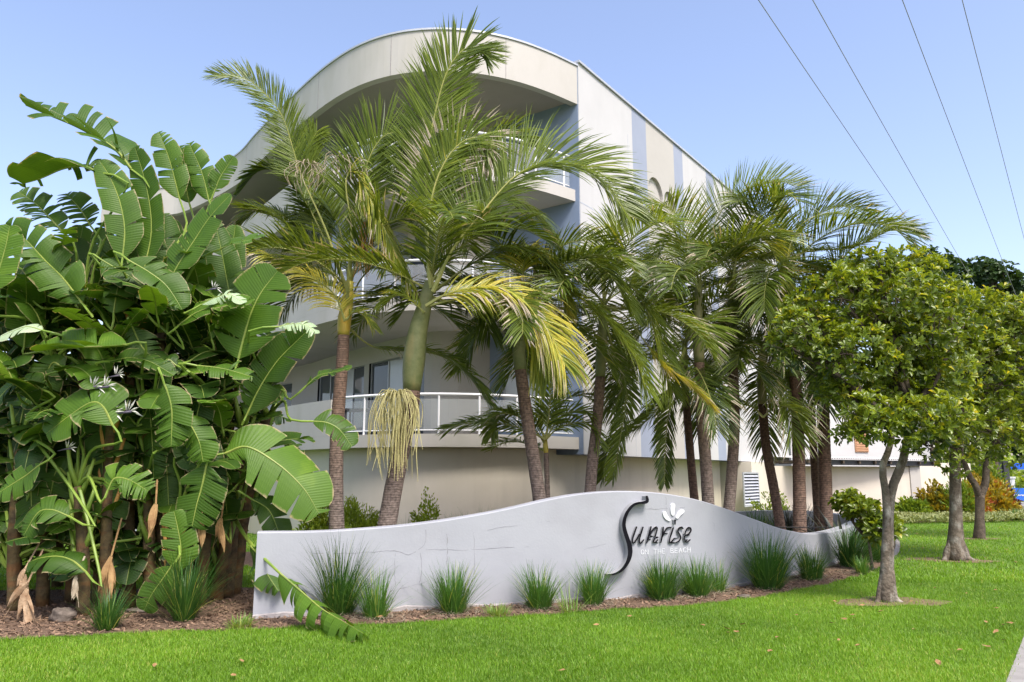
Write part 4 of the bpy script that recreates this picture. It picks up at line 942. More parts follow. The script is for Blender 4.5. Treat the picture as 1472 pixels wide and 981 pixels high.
# prominent leaves, measured on the photograph (base -> tip)
leaf(1,[(188,243),(163,213),(115,185),(70,166),(37,152)],9.8,52,upn,fold=40,tear=.85,tint=.30,src=tp1[3],gap=.45)
leaf(1,[(140,248),(118,239),(90,243),(58,257),(28,266)],9.6,50,upn,fold=34,tear=.85,tint=.35,src=tp1[3],gap=.45)
leaf(2,[(176,372),(179,330),(172,290),(158,255),(142,230)],9.6,26,V((.25,-1,.1)),fold=8,tear=.06,tint=.42,curl=15)
leaf(2,[(208,384),(217,340),(216,300),(207,255),(194,212)],9.8,25,V((-.2,-1,.1)),fold=14,tear=.12,tint=.38,curl=15)
leaf(3,[(258,286),(252,262),(245,235),(237,212),(228,190)],10.3,22,cam_n,fold=15,tear=.5,tint=.5)
leaf(3,[(300,288),(294,262),(287,240),(278,220),(272,206)],10.4,20,cam_n,fold=12,tear=.1,tint=.5)
leaf(3,[(272,292),(266,262),(262,235),(258,210)],10.6,22,cam_n,fold=12,tear=.3,tint=.4)
leaf(3,[(308,276),(316,256),(326,240),(336,225)],10.4,16,V((.3,-1,.2)),fold=15,tear=.6,tint=.5)
leaf(3,[(243,406),(258,378),(278,348),(302,312),(332,279)],9.5,30,V((-.4,-1,.3)),fold=18,tear=.35,tint=.48)
leaf(1,[(88,332),(70,312),(50,292),(27,276)],9.9,28,V((0,-.8,.8)),fold=20,tear=.85,tint=.4)
leaf(1,[(130,325),(118,305),(106,290),(93,279)],10.2,24,V((0,-.8,.8)),fold=15,tear=.85,tint=.35)
leaf(1,[(118,436),(92,402),(64,374),(36,344),(8,322)],9.3,36,V((-.3,-.8,.7)),fold=24,tear=.6,tint=.45)
leaf(2,[(184,374),(215,392),(240,412),(262,445)],9.3,28,V((.2,-.9,.7)),fold=25,tear=.55,tint=.36)
leaf(2,[(182,496),(150,499),(110,500),(80,502),(52,506)],8.95,38,V((0,-.5,1)),fold=42,tear=.2,tint=.62)
leaf(2,[(162,612),(148,585),(131,579),(100,598),(66,624)],8.9,40,V((.2,-1,.6)),fold=6,tear=.3,tint=.60,curl=18)
leaf(2,[(236,552),(241,565),(247,592),(246,642)],8.9,30,V((.1,-1,.4)),fold=-5,tear=.8,tint=.50)
leaf(3,[(262,598),(272,608),(286,635),(292,664)],9.0,28,V((-.1,-1,.4)),fold=-5,tear=.8,tint=.52)
leaf(2,[(155,705),(165,688),(185,690),(213,706)],8.9,28,V((0,-.9,.7)),fold=5,tear=.9,tint=.68,pet=True)
leaf(4,[(324,652),(356,643),(400,668),(436,702),(458,738)],9.4,50,V((.35,-1,.55)),fold=-4,tear=.28,tint=.66,curl=12)
leaf(3,[(297,668),(290,700),(283,725),(276,757)],9.1,38,V((0,-1,.5)),fold=-3,tear=.55,tint=.34)
leaf(4,[(362,718),(385,732),(398,758),(408,795)],9.6,22,V((.3,-1,.5)),fold=10,tear=.6,tint=.25)
leaf(4,[(450,606),(470,608),(488,618),(506,642)],9.8,24,V((.2,-.8,.8)),fold=15,tear=.3,tint=.36,src=tp4[2])
leaf(3,[(257,821),(260,790),(256,762),(250,735)],9.1,26,V((.2,-1,.2)),fold=15,tear=.05,tint=.55,src=tp3[3])
leaf(3,[(246,815),(232,835),(218,855),(207,878)],9.0,25,V((.1,-1,.6)),fold=5,tear=.1,tint=.36,src=tp3[3])
leaf(1,[(58,668),(37,684),(18,696),(-4,710)],9.0,28,V((0,-.9,.7)),fold=5,tear=.5,tint=.55)
leaf(1,[(98,742),(74,733),(54,738),(34,770)],8.9,26,V((0,-.9,.8)),fold=5,tear=.4,tint=.42,src=tp1[0])
leaf(2,[(123,822),(104,806),(83,800),(60,802),(42,808)],8.9,30,V((0,-.6,1)),fold=0,tear=.15,tint=.22,curl=35,src=tp2[4])
leaf(4,[(343,516),(352,480),(362,448),(376,420),(399,390)],9.6,52,V((-.2,-1,.2)),fold=10,tear=.12,tint=.50,curl=14)
leaf(4,[(354,598),(372,560),(398,520),(425,492),(448,470)],9.9,30,V((.5,-1,.3)),fold=24,tear=.35,tint=.25)
leaf(3,[(257,468),(278,452),(300,443),(330,436),(362,434)],9.4,28,V((0,-.7,1)),fold=14,tear=.4,tint=.56)
leaf(3,[(283,526),(305,528),(328,532),(363,542)],9.2,24,V((0,-.7,1)),fold=10,tear=.8,tint=.48)
leaf(3,[(318,358),(335,350),(356,346),(380,340)],9.7,22,V((.1,-.6,1)),fold=20,tear=.15,tint=.55,src=tp3[0])
leaf(1,[(-14,420),(-2,390),(8,355),(14,325)],8.9,28,V((.2,-1,.3)),fold=12,tear=.05,tint=.68,curl=10)
leaf(2,[(146,374),(165,385),(190,400),(214,420)],9.6,26,V((.2,-1,.6)),fold=12,tear=.3,tint=.34)
leaf(4,[(440,555),(458,540),(480,535),(506,528)],9.9,16,V((.1,-.6,1)),fold=12,tear=.5,tint=.28,src=tp4[2])
leaf(1,[(60,475),(40,470),(20,476),(-4,486)],8.9,20,V((0,-.7,1)),fold=5,tear=.1,tint=.9,pale=True)
leaf(4,[(400,470),(420,466),(440,468),(456,480)],9.4,18,V((0,-.7,1)),fold=10,tear=.9,tint=.6,pale=True)
leaf(3,[(290,438),(310,428),(330,424),(350,436)],9.3,17,V((0,-.7,1)),fold=10,tear=.8,tint=.6,pale=True)
leaf(4,[(325,770),(305,740),(290,742),(275,770)],9.9,24,V((0,-.8,.8)),fold=0,tear=.3,tint=.2)
leaf(2,[(190,470),(205,500),(228,520),(262,528)],9.4,26,V((0,-.8,.8)),fold=10,tear=.5,tint=.25)
leaf(1,[(60,560),(40,548),(15,556),(-8,580)],9.2,26,V((0,-.8,.8)),fold=10,tear=.5,tint=.25)
leaf(2,[(158,520),(185,515),(215,520),(250,540)],9.1,20,V((0,-.6,1)),fold=20,tear=.5,tint=.3)
random.seed(77)
for i,px_ in enumerate(range(4,345,21)):            # upright paddles filling the upper middle of the clump
    yb=random.uniform(440,500); yt=random.uniform(318,372) if px_<120 else random.uniform(300,360); dx=random.uniform(-34,34); Yd=random.uniform(10.0,10.7)
    leaf(1 if px_<110 else 2 if px_<215 else 3,[(px_,yb),(px_+dx*.35,yb*.7+yt*.3),(px_+dx*.75,yb*.3+yt*.7),(px_+dx*1.1,yt)],Yd,random.uniform(24,32),V((random.uniform(-.5,.5),-1,random.uniform(.1,.5))),fold=random.uniform(5,20),tear=random.choice([.05,.25,.6]),tint=random.uniform(.15,.5))
for i in range(40):                                 # dark drooping leaves hiding the stems
    px_=random.uniform(-5,320); yb=random.uniform(520,720); ln=random.uniform(70,120); dx=random.uniform(-45,45); Yd=random.uniform(9.35,10.1)
    pl_=1 if px_<90 else 2 if px_<200 else 3
    leaf(pl_,[(px_,yb),(px_+dx*.45,yb-8),(px_+dx*.8,yb+ln*.4),(px_+dx,yb+ln)],Yd,random.uniform(20,30),V((random.uniform(-.4,.4),-1,random.uniform(.2,.8))),fold=random.uniform(-8,12),tear=random.choice([.1,.4,.8]),tint=random.uniform(.05,.42))
# the torn leaf lying down over the lawn
mb=MB(); pts=[P(402,824,8.75),P(430,848,8.6),P(462,875,8.35),P(492,893,8.1),P(522,911,7.75)]
for p in pts: p.z=max(p.z,.05)
big_leaf(mb,pts,.27,V((.35,-.6,.75)),fold=-30,tear=.93,tint=.66,curl=40,mi=(0,1),gap=.75)
c=even([P(335,740,10.3),P(352,770,9.8),P(375,798,9.2),pts[0]],12)[0]; mb.tube(c,[.028-.014*i/11 for i in range(12)],7,2); mb.build('leaf',LM,s4_)
mb=MB(); big_leaf(mb,[P(360,785,9.4),P(372,800,9.25),P(384,825,9.1),P(400,850,9.0)],.2,V((.2,-1,.2)),fold=-10,tear=.8,tint=.3,mi=(0,1)); mb.build('leaf',LM,s4_)
# fill leaves; darker tint, except high ones, stands in for shade inside the clump
def fill(pl,n,seed,x0,x1,z0,z1,y0,y1,low=False,high=False):
    random.seed(seed); t,tops=allp[pl]
    for k in range(n):
        b=V((random.uniform(x0,x1),random.uniform(y0,y1),0)); u=(k+.5)/n; b.z=z0+(z1-z0)*u
        src=min(tops,key=lambda q:(q-b).length); az=random.uniform(0,6.28) if random.random()<.35 else random.gauss(math.pi,1.1)
        el=R(random.uniform(0,70)) if b.z<3.0 else R(random.uniform(30,80)); L=random.uniform(.8,1.15) if low else random.uniform(.8,1.2) if high else random.uniform(.9,1.5); d=V((math.sin(az),math.cos(az),0)); c=b.copy(); pts=[]; bend=R(random.uniform(40,95))
        for i in range(5): pts.append(c.copy()); c=c+(d*math.cos(el)+V((0,0,1))*math.sin(el))*L/4; el-=bend/4
        for p in pts: p.z=max(p.z,.12)
        if min(pts[-1].y,pts[2].y)<8.3: continue
        q=(pts[2]-EYE)/mpp(pts[2])
        if (low and c.z<.1) or (b.x>-4.35 and b.z<1.3): continue
        mb=MB(); big_leaf(mb,pts,random.uniform(.14,.22) if low else random.uniform(.16,.27) if high else random.uniform(.22,.34),V((0,0,1))-d*.4+V((0,-.35,0)),random.uniform(0,30),random.choice([.05,.3,.6,.9]),random.choice([.2,.4,.6])+random.uniform(-.1,.15) if high else random.choice([.02,.12,.25,.4])+random.uniform(-.05,.05),random.uniform(10,40))
        s=src if src.z<b.z+.2 else V((src.x,src.y,max(.5,b.z-.6)))
        petiole(mb,s,b,(pts[1]-pts[0]).normalized()); mb.build('leaf',LM,t)
fill(1,74,1,-7.8,-5.2,.5,3.5,9.9,11.4); fill(2,62,2,-5.9,-4.3,.5,3.6,10.0,11.4); fill(3,60,3,-5.0,-3.8,.5,3.7,10.1,11.4); fill(4,40,4,-4.5,-3.6,1.0,3.2,10.3,11.4); fill(5,92,5,-9.2,-6.0,1.0,3.7,10.4,12.4); fill(1,14,11,-7.2,-4.9,.3,1.4,9.5,10.2,low=True); fill(2,16,12,-5.4,-4.1,.3,1.5,9.5,10.2,low=True); fill(3,16,13,-4.6,-3.5,.3,1.7,9.6,10.3,low=True); pass
fill(1,18,31,-6.7,-5.1,3.0,4.1,9.7,10.5,high=True); fill(2,12,32,-5.6,-4.6,2.9,4.0,9.8,10.5,high=True); fill(1,12,21,-6.2,-5.0,1.6,3.9,9.2,9.8,high=True); fill(2,12,22,-5.2,-4.2,1.8,4.0,9.2,9.9,high=True); fill(3,12,23,-4.5,-3.5,1.6,3.6,9.5,10.1,high=True)
# dead hanging leaves: papery strips drooping from a dry stalk
def dead_fan(pl,top,stalk,spread,L,n,seed,mat='deadleaf'):
    rr=random.Random(seed); t,_=allp[pl]; mb=MB(); mb.tube(even(stalk+[top],8)[0],[.010]*8,5,0)
    for k in range(n):
        a=spread*(k/(n-1)-.5)*2+rr.uniform(-.12,.12); d=V((math.sin(a),-rr.uniform(-.1,.3),-math.cos(a))).normalized(); p=top+V((0,0,-.02*k)); side=V((math.cos(a),rr.uniform(-.7,.7),math.sin(a))).normalized(); ll=L*rr.uniform(.6,1.1); w=rr.uniform(.018,.04); vs=[]
        for j in range(7):
            u=j/6; ww=w*(.3+1.1*math.sin(math.pi*min(1,u*.8+.1)))*(1-.75*u**4); tw=side*math.cos(u*1.2+k)+V((0,1,0))*math.sin(u*1.2+k)*.5
            vs+=[p-tw*ww,p+V((0,-.008,0)),p+tw*ww]; p=p+d*ll/6; d=(d+V((rr.uniform(-.12,.12),rr.uniform(-.1,.1),-.18))).normalized(); p.z=max(p.z,.02)
        mb.add(vs,[f for j in range(6) for f in ((3*j,3*j+1,3*j+4,3*j+3),(3*j+1,3*j+2,3*j+5,3*j+4))],0)
    mb.build('dead_leaf',mat,t)
dead_fan(1,P(40,838,8.8),[P(62,790,9.0)],.75,.42,9,1); dead_fan(1,P(36,818,8.85),[P(60,775,9.1)],.5,.3,6,2)
dead_fan(2,P(160,800,9.0),[P(175,745,9.2)],.22,.45,5,3,'brownleaf'); dead_fan(2,P(110,828,8.9),[P(122,800,9.0)],.3,.25,5,4,'dryfibre')
dead_fan(3,P(224,725,9.0),[P(226,690,9.2)],.18,.35,4,5,'brownleaf'); dead_fan(3,P(290,740,9.2),[P(295,700,9.4)],.2,.35,4,6,'brownleaf'); dead_fan(4,P(318,745,9.6),[P(325,700,9.8)],.2,.35,4,7,'brownleaf')
# flowers
def bop_flower(t,p,s=1.0,seed=0):
    r=random.Random(seed); mb=MB()
    mb.tube([p+V((-.20*s,0,-.03)),p+V((-.08*s,0,-.012)),p+V((.05*s,0,0))],[.004,.016*s,.022*s],7,0); fl=mb.build('flower_bract','bract',t,True)
    for k in range(6):
        a=R(100-k*26+r.uniform(-10,10)); d=V((math.cos(a)*.8,r.uniform(-.3,.1),math.sin(a))).normalized(); L=s*r.uniform(.13,.2); b=p+V((.03*k*s/2-.02,0,.01)); sd_=V((d.z,0,-d.x))*.014*s
        m=MB(); m.add([b,b+d*L*.5+sd_,b+d*L,b+d*L*.5-sd_,b+d*L*.5+V((0,-.012,0))],[(0,1,4),(1,2,4),(2,3,4),(3,0,4),(0,3,2,1)]); m.build('petal','petal',fl)
for i,(x,y,s) in enumerate([(134,556,.8),(152,556,.75),(138,578,.7),(158,594,.85),(184,592,.85),(168,540,.6),(98,645,.6),(308,415,.55)]):
    bop_flower(s2_ if x<250 else s3_,P(x,y,8.95),s,i)
# ------------------------------------------------------------------ strappy tufts
def tuft(name,label,cat,c,r,h,n,seed,tint=.3,mat='tuft',wid=.0095,group=None,stiff=.5,stray=.1):
    rr=random.Random(seed); t=MB()
    n=int(n*1.9)
    for i in range(n):
        a=rr.uniform(0,6.28); rb=r*.42*math.sqrt(rr.random()); b=V((c.x+math.cos(a)*rb,c.y+math.sin(a)*rb,0)); az=a+rr.gauss(0,.5); lean=abs(rr.gauss(.26,.30))+(.5 if rr.random()<stray else 0)
        L=h*rr.uniform(.4,1.14); el=math.pi/2-lean; d=V((math.cos(az),math.sin(az),0)); p=b.copy(); side=V((-d.y,d.x,0)); vs=[]; sg=6; bend=rr.uniform(.3,1.3)*(1-stiff)*1.6; w=wid*rr.uniform(.7,1.2)
        for j in range(sg+1):
            u=j/sg; ww=w*(1-u**1.8)*.5+.0005; vs+=[p-side*ww,p+side*ww]; p=p+(d*math.cos(el)+V((0,0,1))*math.sin(el))*(L/sg); el-=bend/sg*(.3+1.4*u)
        tn=rr.gauss(tint,.12); tn=1.0 if rr.random()<.06 else min(.8,max(0,tn)); t.add(vs,[(2*j,2*j+1,2*j+3,2*j+2) for j in range(sg)],0,tn)
    o=t.build(name,mat,None,False,loc=(c.x,c.y,0)); tag(o,label,cat,group); return o
GT='strappy grass tufts planted along the foot of the sign wall'
TU=[(487,884,.36,.98,420,.22,'large dark strappy tuft at the sign wall\'s left end, beside the fallen torn leaf'),
 (540,890,.26,.62,130,.55,'thin pale straggly tuft right beside the largest tuft at the wall\'s left end'),
 (652,882,.30,.66,230,.38,'isolated grass tuft standing alone below the left slope of the sign wall'),
 (776,876,.28,.60,220,.34,'grass tuft in the middle of the sign wall, between two isolated tufts'),
 (853,870,.24,.58,210,.36,'grass tuft touching the bottom of the large curved initial letter'),
 (952,862,.36,.60,360,.30,'bushy grass tuft below the lettering on the sign wall, left one of a touching pair'),
 (1003,858,.30,.58,260,.38,'bushy grass tuft below the lettering, right one of a touching pair'),
 (1033,852,.20,.55,80,.6,'small pale thin tuft between the touching pair and the biggest tuft'),
 (1104,847,.42,.90,480,.20,'biggest dark tuft below the right slope of the sign wall'),
 (1167,834,.34,.60,300,.36,'mid green tuft just right of the biggest tuft on the wall\'s right slope'),
 (1222,815,.38,.80,320,.16,'dark strappy clump before the low right end of the sign wall'),
 (1256,808,.36,.85,300,.12,'darkest strappy clump, just left of the nearest tree trunk'),
 (1240,826,.2,.35,110,.6,'small yellowish tuft at the edge of the bed, left of the nearest tree trunk')]
for i,(x,y,r,h,n,tn,lb) in enumerate(TU):
    tuft('grass_tuft',lb,'grass tuft',G(x,y),r,h*.92,n,i+50,tn,group=GT)
tuft('grass_tuft','small dark grass tuft at the lawn edge below the bird of paradise flowers','grass tuft',G(153,906),.2,.45,160,80,.2,group=GT.replace('sign wall','broad leaved plants').replace('strappy grass','grass'))
tuft('grass_tuft','taller dark grass tuft at the lawn edge below the upright paddle leaves','grass tuft',G(264,893),.24,.8,220,81,.15,group=GT.replace('sign wall','broad leaved plants').replace('strappy grass','grass'))
for i,(x,y,lb) in enumerate([(345,902,'low pale withered tuft at the bed edge left of the wall\'s left end'),(715,885,'low withered tuft at the wall foot between two isolated tufts'),(820,880,'tiny upright tuft left of the initial letter\'s foot')]):
    tuft('withered_tuft',lb,'grass tuft',G(x,y),.3,.16 if i<2 else .4,90 if i<2 else 30,90+i,.95,stray=.6,group='small straggly tufts in the mulch')
n=2600; kk=RNG.integers(0,len(TU),n); tc_=np.array([tuple(G(t_[0],t_[1]))[:2] for t_ in TU])[kk]; pp=tc_+RNG.normal(0,.17,(n,2)); a_=RNG.uniform(0,6.283,n); l_=RNG.uniform(.06,.22,n); z_=RNG.uniform(.012,.05,n)
D_=np.stack([np.cos(a_)*l_,np.sin(a_)*l_,RNG.normal(0,.015,n)],1); S_2=np.stack([-np.sin(a_),np.cos(a_),np.zeros(n)],1)*.0025; B_=np.stack([pp[:,0],pp[:,1],z_],1)
kp=in_poly(pp[:,0],pp[:,1],bed); B_=B_[kp]; D_=D_[kp]; S_2=S_2[kp]
st_=mesh_np('dry_grass_litter',np.stack([B_-S_2,B_+D_-S_2*.4,B_+D_+S_2*.4,B_+S_2],1),np.array([[0,1,2,3]]),np.zeros((0,3),int),RNG.random(len(B_)),'dryfibre'); st_['kind']='stuff'
# low plants behind the sign wall
def shrub(name,label,c,r,h,n,mat,seed,ll=.05,lw=.02,zlo=.05,group=None,tint=(.2,.8),cat='shrub'):
    rg=np.random.default_rng(seed); u=rg.normal(size=(n,3)); u/=np.linalg.norm(u,axis=1,keepdims=True); u[:,2]=np.abs(u[:,2]); rad=rg.uniform(.55,1.0,n)**.6
    lob=1+.18*np.sin(3*np.arctan2(u[:,1],u[:,0])+seed)+.15*np.sin(5*u[:,2]*3+seed*2+u[:,0]*4)
    p=np.stack([c.x+u[:,0]*r*rad*lob,c.y+u[:,1]*r*.85*rad*lob,zlo+u[:,2]*(h-zlo)*rad*lob],1)
    d=u+rg.normal(0,.5,(n,3))+np.array([0,0,.5]); nr=u*.6+rg.normal(0,.4,(n,3))+np.array([0,0,.7])
    t=thing(name,label,cat,(c.x,c.y,0),group)
    clump=np.sin(p[:,0]*9+seed)*np.sin(p[:,1]*8)*np.sin(p[:,2]*9)*.25
    leaves_np('foliage',p,d,nr,rg.uniform(.7,1.3,n)*ll,rg.uniform(.8,1.2,n)*lw,np.clip(rg.uniform(*tint,n)+clump,0,1),mat,t)
    mb=MB()
    for k in range(9):
        a=rg.uniform(0,6.28); q=V((c.x+math.cos(a)*r*.6,c.y+math.sin(a)*r*.5,h*rg.uniform(.5,.8))); mb.tube([(c.x,c.y,-.02),(c.x+math.cos(a)*r*.2,c.y+math.sin(a)*r*.2,h*.3),q],[.014,.011,.004],5,0)
    mb.build('stems','barkdark',t).name='branch'
    return t
def gY(px,Y): p=P(px,700,Y); p.z=0; return p
shrub('low_shrub','fine lime green shrub peeping over the wall between the two left palm trunks',gY(517,14.2),.55,1.02,5200,'limebush',1,.10,.022,tint=(.4,.9),group='low plants peeping over the sign wall')
shrub('low_shrub','yellow green leafy shrub left of the leftmost palm trunk, above the wall top',gY(462,13.2),.45,1.15,3200,'limebush',2,.08,.035,group='low plants peeping over the sign wall')
shrub('low_shrub','small pointed lime bush above the wall, right of the stout leaning palm',gY(613,14.4),.3,1.06,1800,'limebush',3,.07,.03,tint=(.5,.95),group='low plants peeping over the sign wall')
for i,(x,Y,h,lb) in enumerate([(585,14,.85,'dark strappy plant peeping over the wall just right of the stout palm'),(690,14.6,1.0,'dark strappy plant peeping over the wall mid way along its left slope'),(655,14.6,.86,'low dark strappy plant peeping over the wall, left of the middle one'),(1085,17.5,.9,'dark strappy plant under the louvred vent'),(1105,18.5,.85,'dark strappy plant right of the louvred vent'),(1070,19.5,.75,'low dark strappy plant left of the louvred vent\'s foot')]):
    tuft('strappy_plant',lb,'plant',gY(x,Y),.5,h,260,120+i,.3,group='strappy plants behind the sign wall',wid=.016)
shrub('leafy_shrub','bright green leafy shrub at the foot of the basement bay, right of the vent',gY(1108,20),.6,1.0,1400,'limebush',6,.10,.04)
# flax with sword leaves
fx=thing('flax_plant','dark spiky flax with sword shaped leaves at the right end of the sign wall','plant',gY(1208,15.3)); c=gY(1208,15.3); random.seed(12)
for k in range(34):
    a=random.uniform(0,6.28); lean=random.uniform(.15,1.25); L=random.uniform(.8,1.35); d=V((math.cos(a),math.sin(a),0)); el=math.pi/2-lean; p=c+d*.06; side=V((-d.y,d.x,0)); vs=[]
    for j in range(7):
        u=j/6; w=.035*(math.sin(math.pi*min(1,.25+u*.75)))+.001; vs+=[p-side*w,p-V((0,0,.012)),p+side*w]; p=p+(d*math.cos(el)+V((0,0,1))*math.sin(el))*L/6; el-=random.uniform(.0,.12)
    m=MB(); m.add(vs,[f for j in range(6) for f in ((3*j,3*j+1,3*j+4,3*j+3),(3*j+1,3*j+2,3*j+5,3*j+4))],0,random.random()); m.build('leaf','flax',fx)
tuft('cycad_plant','dark feathery low plant behind the wall, left of the thick dark palm trunk','plant',gY(1135,17),.5,.95,300,160,.1,mat='flax',wid=.03)
tuft('cycad_plant','dark feathery low plant behind the wall, right of the louvred vent','plant',gY(1150,18.5),.5,.95,300,161,.1,mat='flax',wid=.03)
# leafy shrub with large leaves at right end
def whorl_cloud(centers,radii,n,seed,ll,lw,per=9,shell=.72,flat=.8):
    """leaf rosettes spread through lobes; returns arrays"""
    rg=np.random.default_rng(seed); C=np.array([tuple(c) for c in centers]); Rr=np.array(radii); wts=Rr**2; wts/=wts.sum(); k=rg.choice(len(C),n,p=wts)
    u=rg.normal(size=(n,3)); u/=np.linalg.norm(u,axis=1,keepdims=True); rad=rg.uniform(shell,1.0,n)
    rad=np.where(rg.random(n)<.25,rg.uniform(.25,shell,n),rad)
    cp=C[k]+u*(Rr[k]*rad)[:,None]*np.array([1,1,flat]); 
    ax=u*.8+np.array([0,0,.55])+rg.normal(0,.25,(n,3)); ax/=np.linalg.norm(ax,axis=1,keepdims=True)
    ref=np.cross(ax,rg.normal(size=(n,3))); ref/=np.linalg.norm(ref,axis=1,keepdims=True); ref2=np.cross(ax,ref)
    P_=[];D_=[];N_=[];L_=[];W_=[];T_=[]; ct=np.clip(rg.normal(.42,.16,n)+.12*u[:,2],0,.85)
    for j in range(per):
        a=2*math.pi*j/per*1.0+rg.normal(0,.25,n); o=ref*np.cos(a)[:,None]+ref2*np.sin(a)[:,None]; spread=rg.uniform(.55,1.5,n)[:,None]
        D_.append(ax*.75+o*spread+np.array([0,0,-.1])); P_.append(cp+o*.008+ax*rg.uniform(-.04,.02,n)[:,None]); N_.append(ax-o*.3+rg.normal(0,.2,(n,3)))
        L_.append(ll*rg.uniform(.65,1.2,n)); W_.append(lw*rg.uniform(.8,1.2,n)); t=np.clip(ct+rg.normal(0,.1,n),0,.85); T_.append(np.where(rg.random(n)<.02,1.0,t))
    return cp,np.concatenate(P_),np.concatenate(D_),np.concatenate(N_),np.concatenate(L_),np.concatenate(W_),np.concatenate(T_)
def limb(mb,a,b,r0,r1,seg=8,sag=.12,k=7,lump=.05):
    m=a.lerp(b,.5)+V((random.uniform(-1,1),random.uniform(-1,1),random.uniform(-.5,.6)))*(b-a).length*sag; c=even([a,m,b],k)[0]
    mb.tube(c,[r0+(r1-r0)*i/(k-1) for i in range(k)],seg,0,lump=lump); return c
def tree(label,base,trunks,forks,lobes,n,ll,lw,seed,leafm='treeleaf',barkm='bark',name='shade_tree',group=None,per=9,twr=.012):
    random.seed(seed); t=thing(name,label,'tree',(base.x,base.y,0),group)
    mb=MB()
    for pts,rad in trunks:
        c=even(pts,16)[0]; rs=[float(np.interp(i/15,np.linspace(0,1,len(rad)),rad)) for i in range(16)]; mb.tube(c,rs,14,0,lump=.09)
    cents=[l[0] for l in lobes]; rads=[l[1] for l in lobes]
    cp,*arr=whorl_cloud(cents,rads,n,seed,ll,lw,per)
    mb.build('trunk',barkm,t,True)
    bm_=MB()
    for c_,r_ in lobes:
        f=min(forks,key=lambda q:(q-c_).length); q=limb(bm_,f,c_,.035+.012*r_,.014)
        near=[V(p) for p in cp if (V(p)-c_).length<r_*1.15]; random.shuffle(near)
        for p in near[:14]: limb(bm_,q[random.choice([3,4,5,6])],p,twr,.003,4,.1,4,0)
    bm_.build('branch','barkdark',t,True)
    leaves_np('crown',*arr,leafm,t); return t
TG='spreading shade trees in a row on the lawn'
def LB(px,py,Y,rpx): c=P(px,py,Y); return (c,rpx*mpp(c))
Y1=T1.y
f1=P(1272,640,Y1); 
tree('nearest shade tree with a forked lichen spotted trunk standing right of the sign wall',T1,
 [([T1+V((-.03,0,-.05)),P(1273,800,Y1),P(1275,740,Y1),P(1272,700,Y1),P(1268,672,Y1),P(1280,640,Y1),P(1285,600,Y1)],[.10,.062,.056,.052,.044,.04,.03]),
  ([T1+V((.02,.02,-.05)),P(1278,800,Y1+.03),P(1278,740,Y1+.03),P(1283,700,Y1),P(1297,665,Y1),P(1305,630,Y1),P(1320,590,Y1)],[.09,.06,.056,.056,.056,.048,.035]),
  ([T1+V((.22,-.05,-.04)),T1+V((.10,0,.06)),P(1282,820,Y1)],[.03,.05,.03]),([T1+V((-.2,-.08,-.04)),T1+V((-.09,0,.06)),P(1270,820,Y1)],[.03,.05,.03])],
 [P(1283,610,Y1),P(1318,595,Y1)],
 [LB(1160,475,Y1,50),LB(1210,430,Y1+.1,60),LB(1250,395,Y1+.5,48),LB(1225,510,Y1-.2,60),LB(1290,430,Y1,62),LB(1285,500,Y1+.2,70),LB(1340,460,Y1+.1,66),LB(1250,600,Y1-.5,48),LB(1300,605,Y1-.6,46),LB(1350,600,Y1-.5,48),LB(1228,622,Y1-.4,26),LB(1150,440,Y1+.2,24),LB(1262,372,Y1+.3,26),LB(1225,395,Y1+.5,24),LB(1120,490,Y1+.1,22),LB(1372,425,Y1+.6,36),LB(1340,540,Y1+.3,60),LB(1310,390,Y1+.6,44),LB(1205,560,Y1+.2,36),LB(1140,500,Y1+.3,36),LB(1270,560,Y1+.4,60),LB(1330,640,Y1-.3,26)],
 1700,.100,.042,1,group=TG)
Y2=T2.y
tree('middle shade tree with a thick straight trunk flaring at its foot',T2,
 [([T2+V((0,0,-.05)),P(1374,760,Y2),P(1373,700,Y2),P(1372,640,Y2),P(1368,590,Y2)],[.19,.115,.102,.095,.08]),
  ([T2+V((.35,-.1,-.04)),T2+V((.2,0,.08)),P(1379,770,Y2)],[.04,.09,.04]),([T2+V((-.3,-.1,-.04)),T2+V((-.17,0,.08)),P(1370,770,Y2)],[.04,.08,.04])],
 [P(1370,600,Y2)],
 [LB(1390,462,Y2,50),LB(1440,470,Y2,70),LB(1400,520,Y2-.4,66),LB(1450,560,Y2-.3,60),LB(1350,590,Y2-.5,55),LB(1400,610,Y2-.5,60),LB(1385,660,Y2-.6,32),LB(1345,640,Y2-.4,30),LB(1490,500,Y2,70),LB(1440,640,Y2-.2,44),LB(1350,440,Y2+.3,40),LB(1480,610,Y2,50),LB(1400,480,Y2+.5,66),LB(1440,520,Y2+.6,90),LB(1300,560,Y2+.4,60),LB(1360,520,Y2+.5,70),LB(1420,452,Y2+.2,50),LB(1470,455,Y2+.2,46)],
 1600,.125,.05,2,group=TG,barkm='bark')
Y3=T3.y
tree('far shade tree whose slim trunk splits into a Y behind the middle one',T3,
 [([T3+V((0,0,-.05)),P(1408,740,Y3),P(1409,712,Y3)],[.15,.11,.11]),([P(1409,716,Y3),P(1402,698,Y3),P(1393,684,Y3),P(1385,660,Y3)],[.10,.08,.075,.05]),([P(1409,716,Y3),P(1416,695,Y3),P(1418,670,Y3),P(1424,640,Y3)],[.10,.085,.08,.05])],
 [P(1388,665,Y3),P(1424,645,Y3)],
 [LB(1400,600,Y3,60),LB(1450,590,Y3,60),LB(1490,590,Y3,50),LB(1428,630,Y3,26),LB(1470,540,Y3,70),LB(1385,650,Y3,34),LB(1500,560,Y3,70),LB(1440,615,Y3-.3,26)],
 800,.13,.055,3,leafm='treeleaf',group=TG,barkm='barkdark')
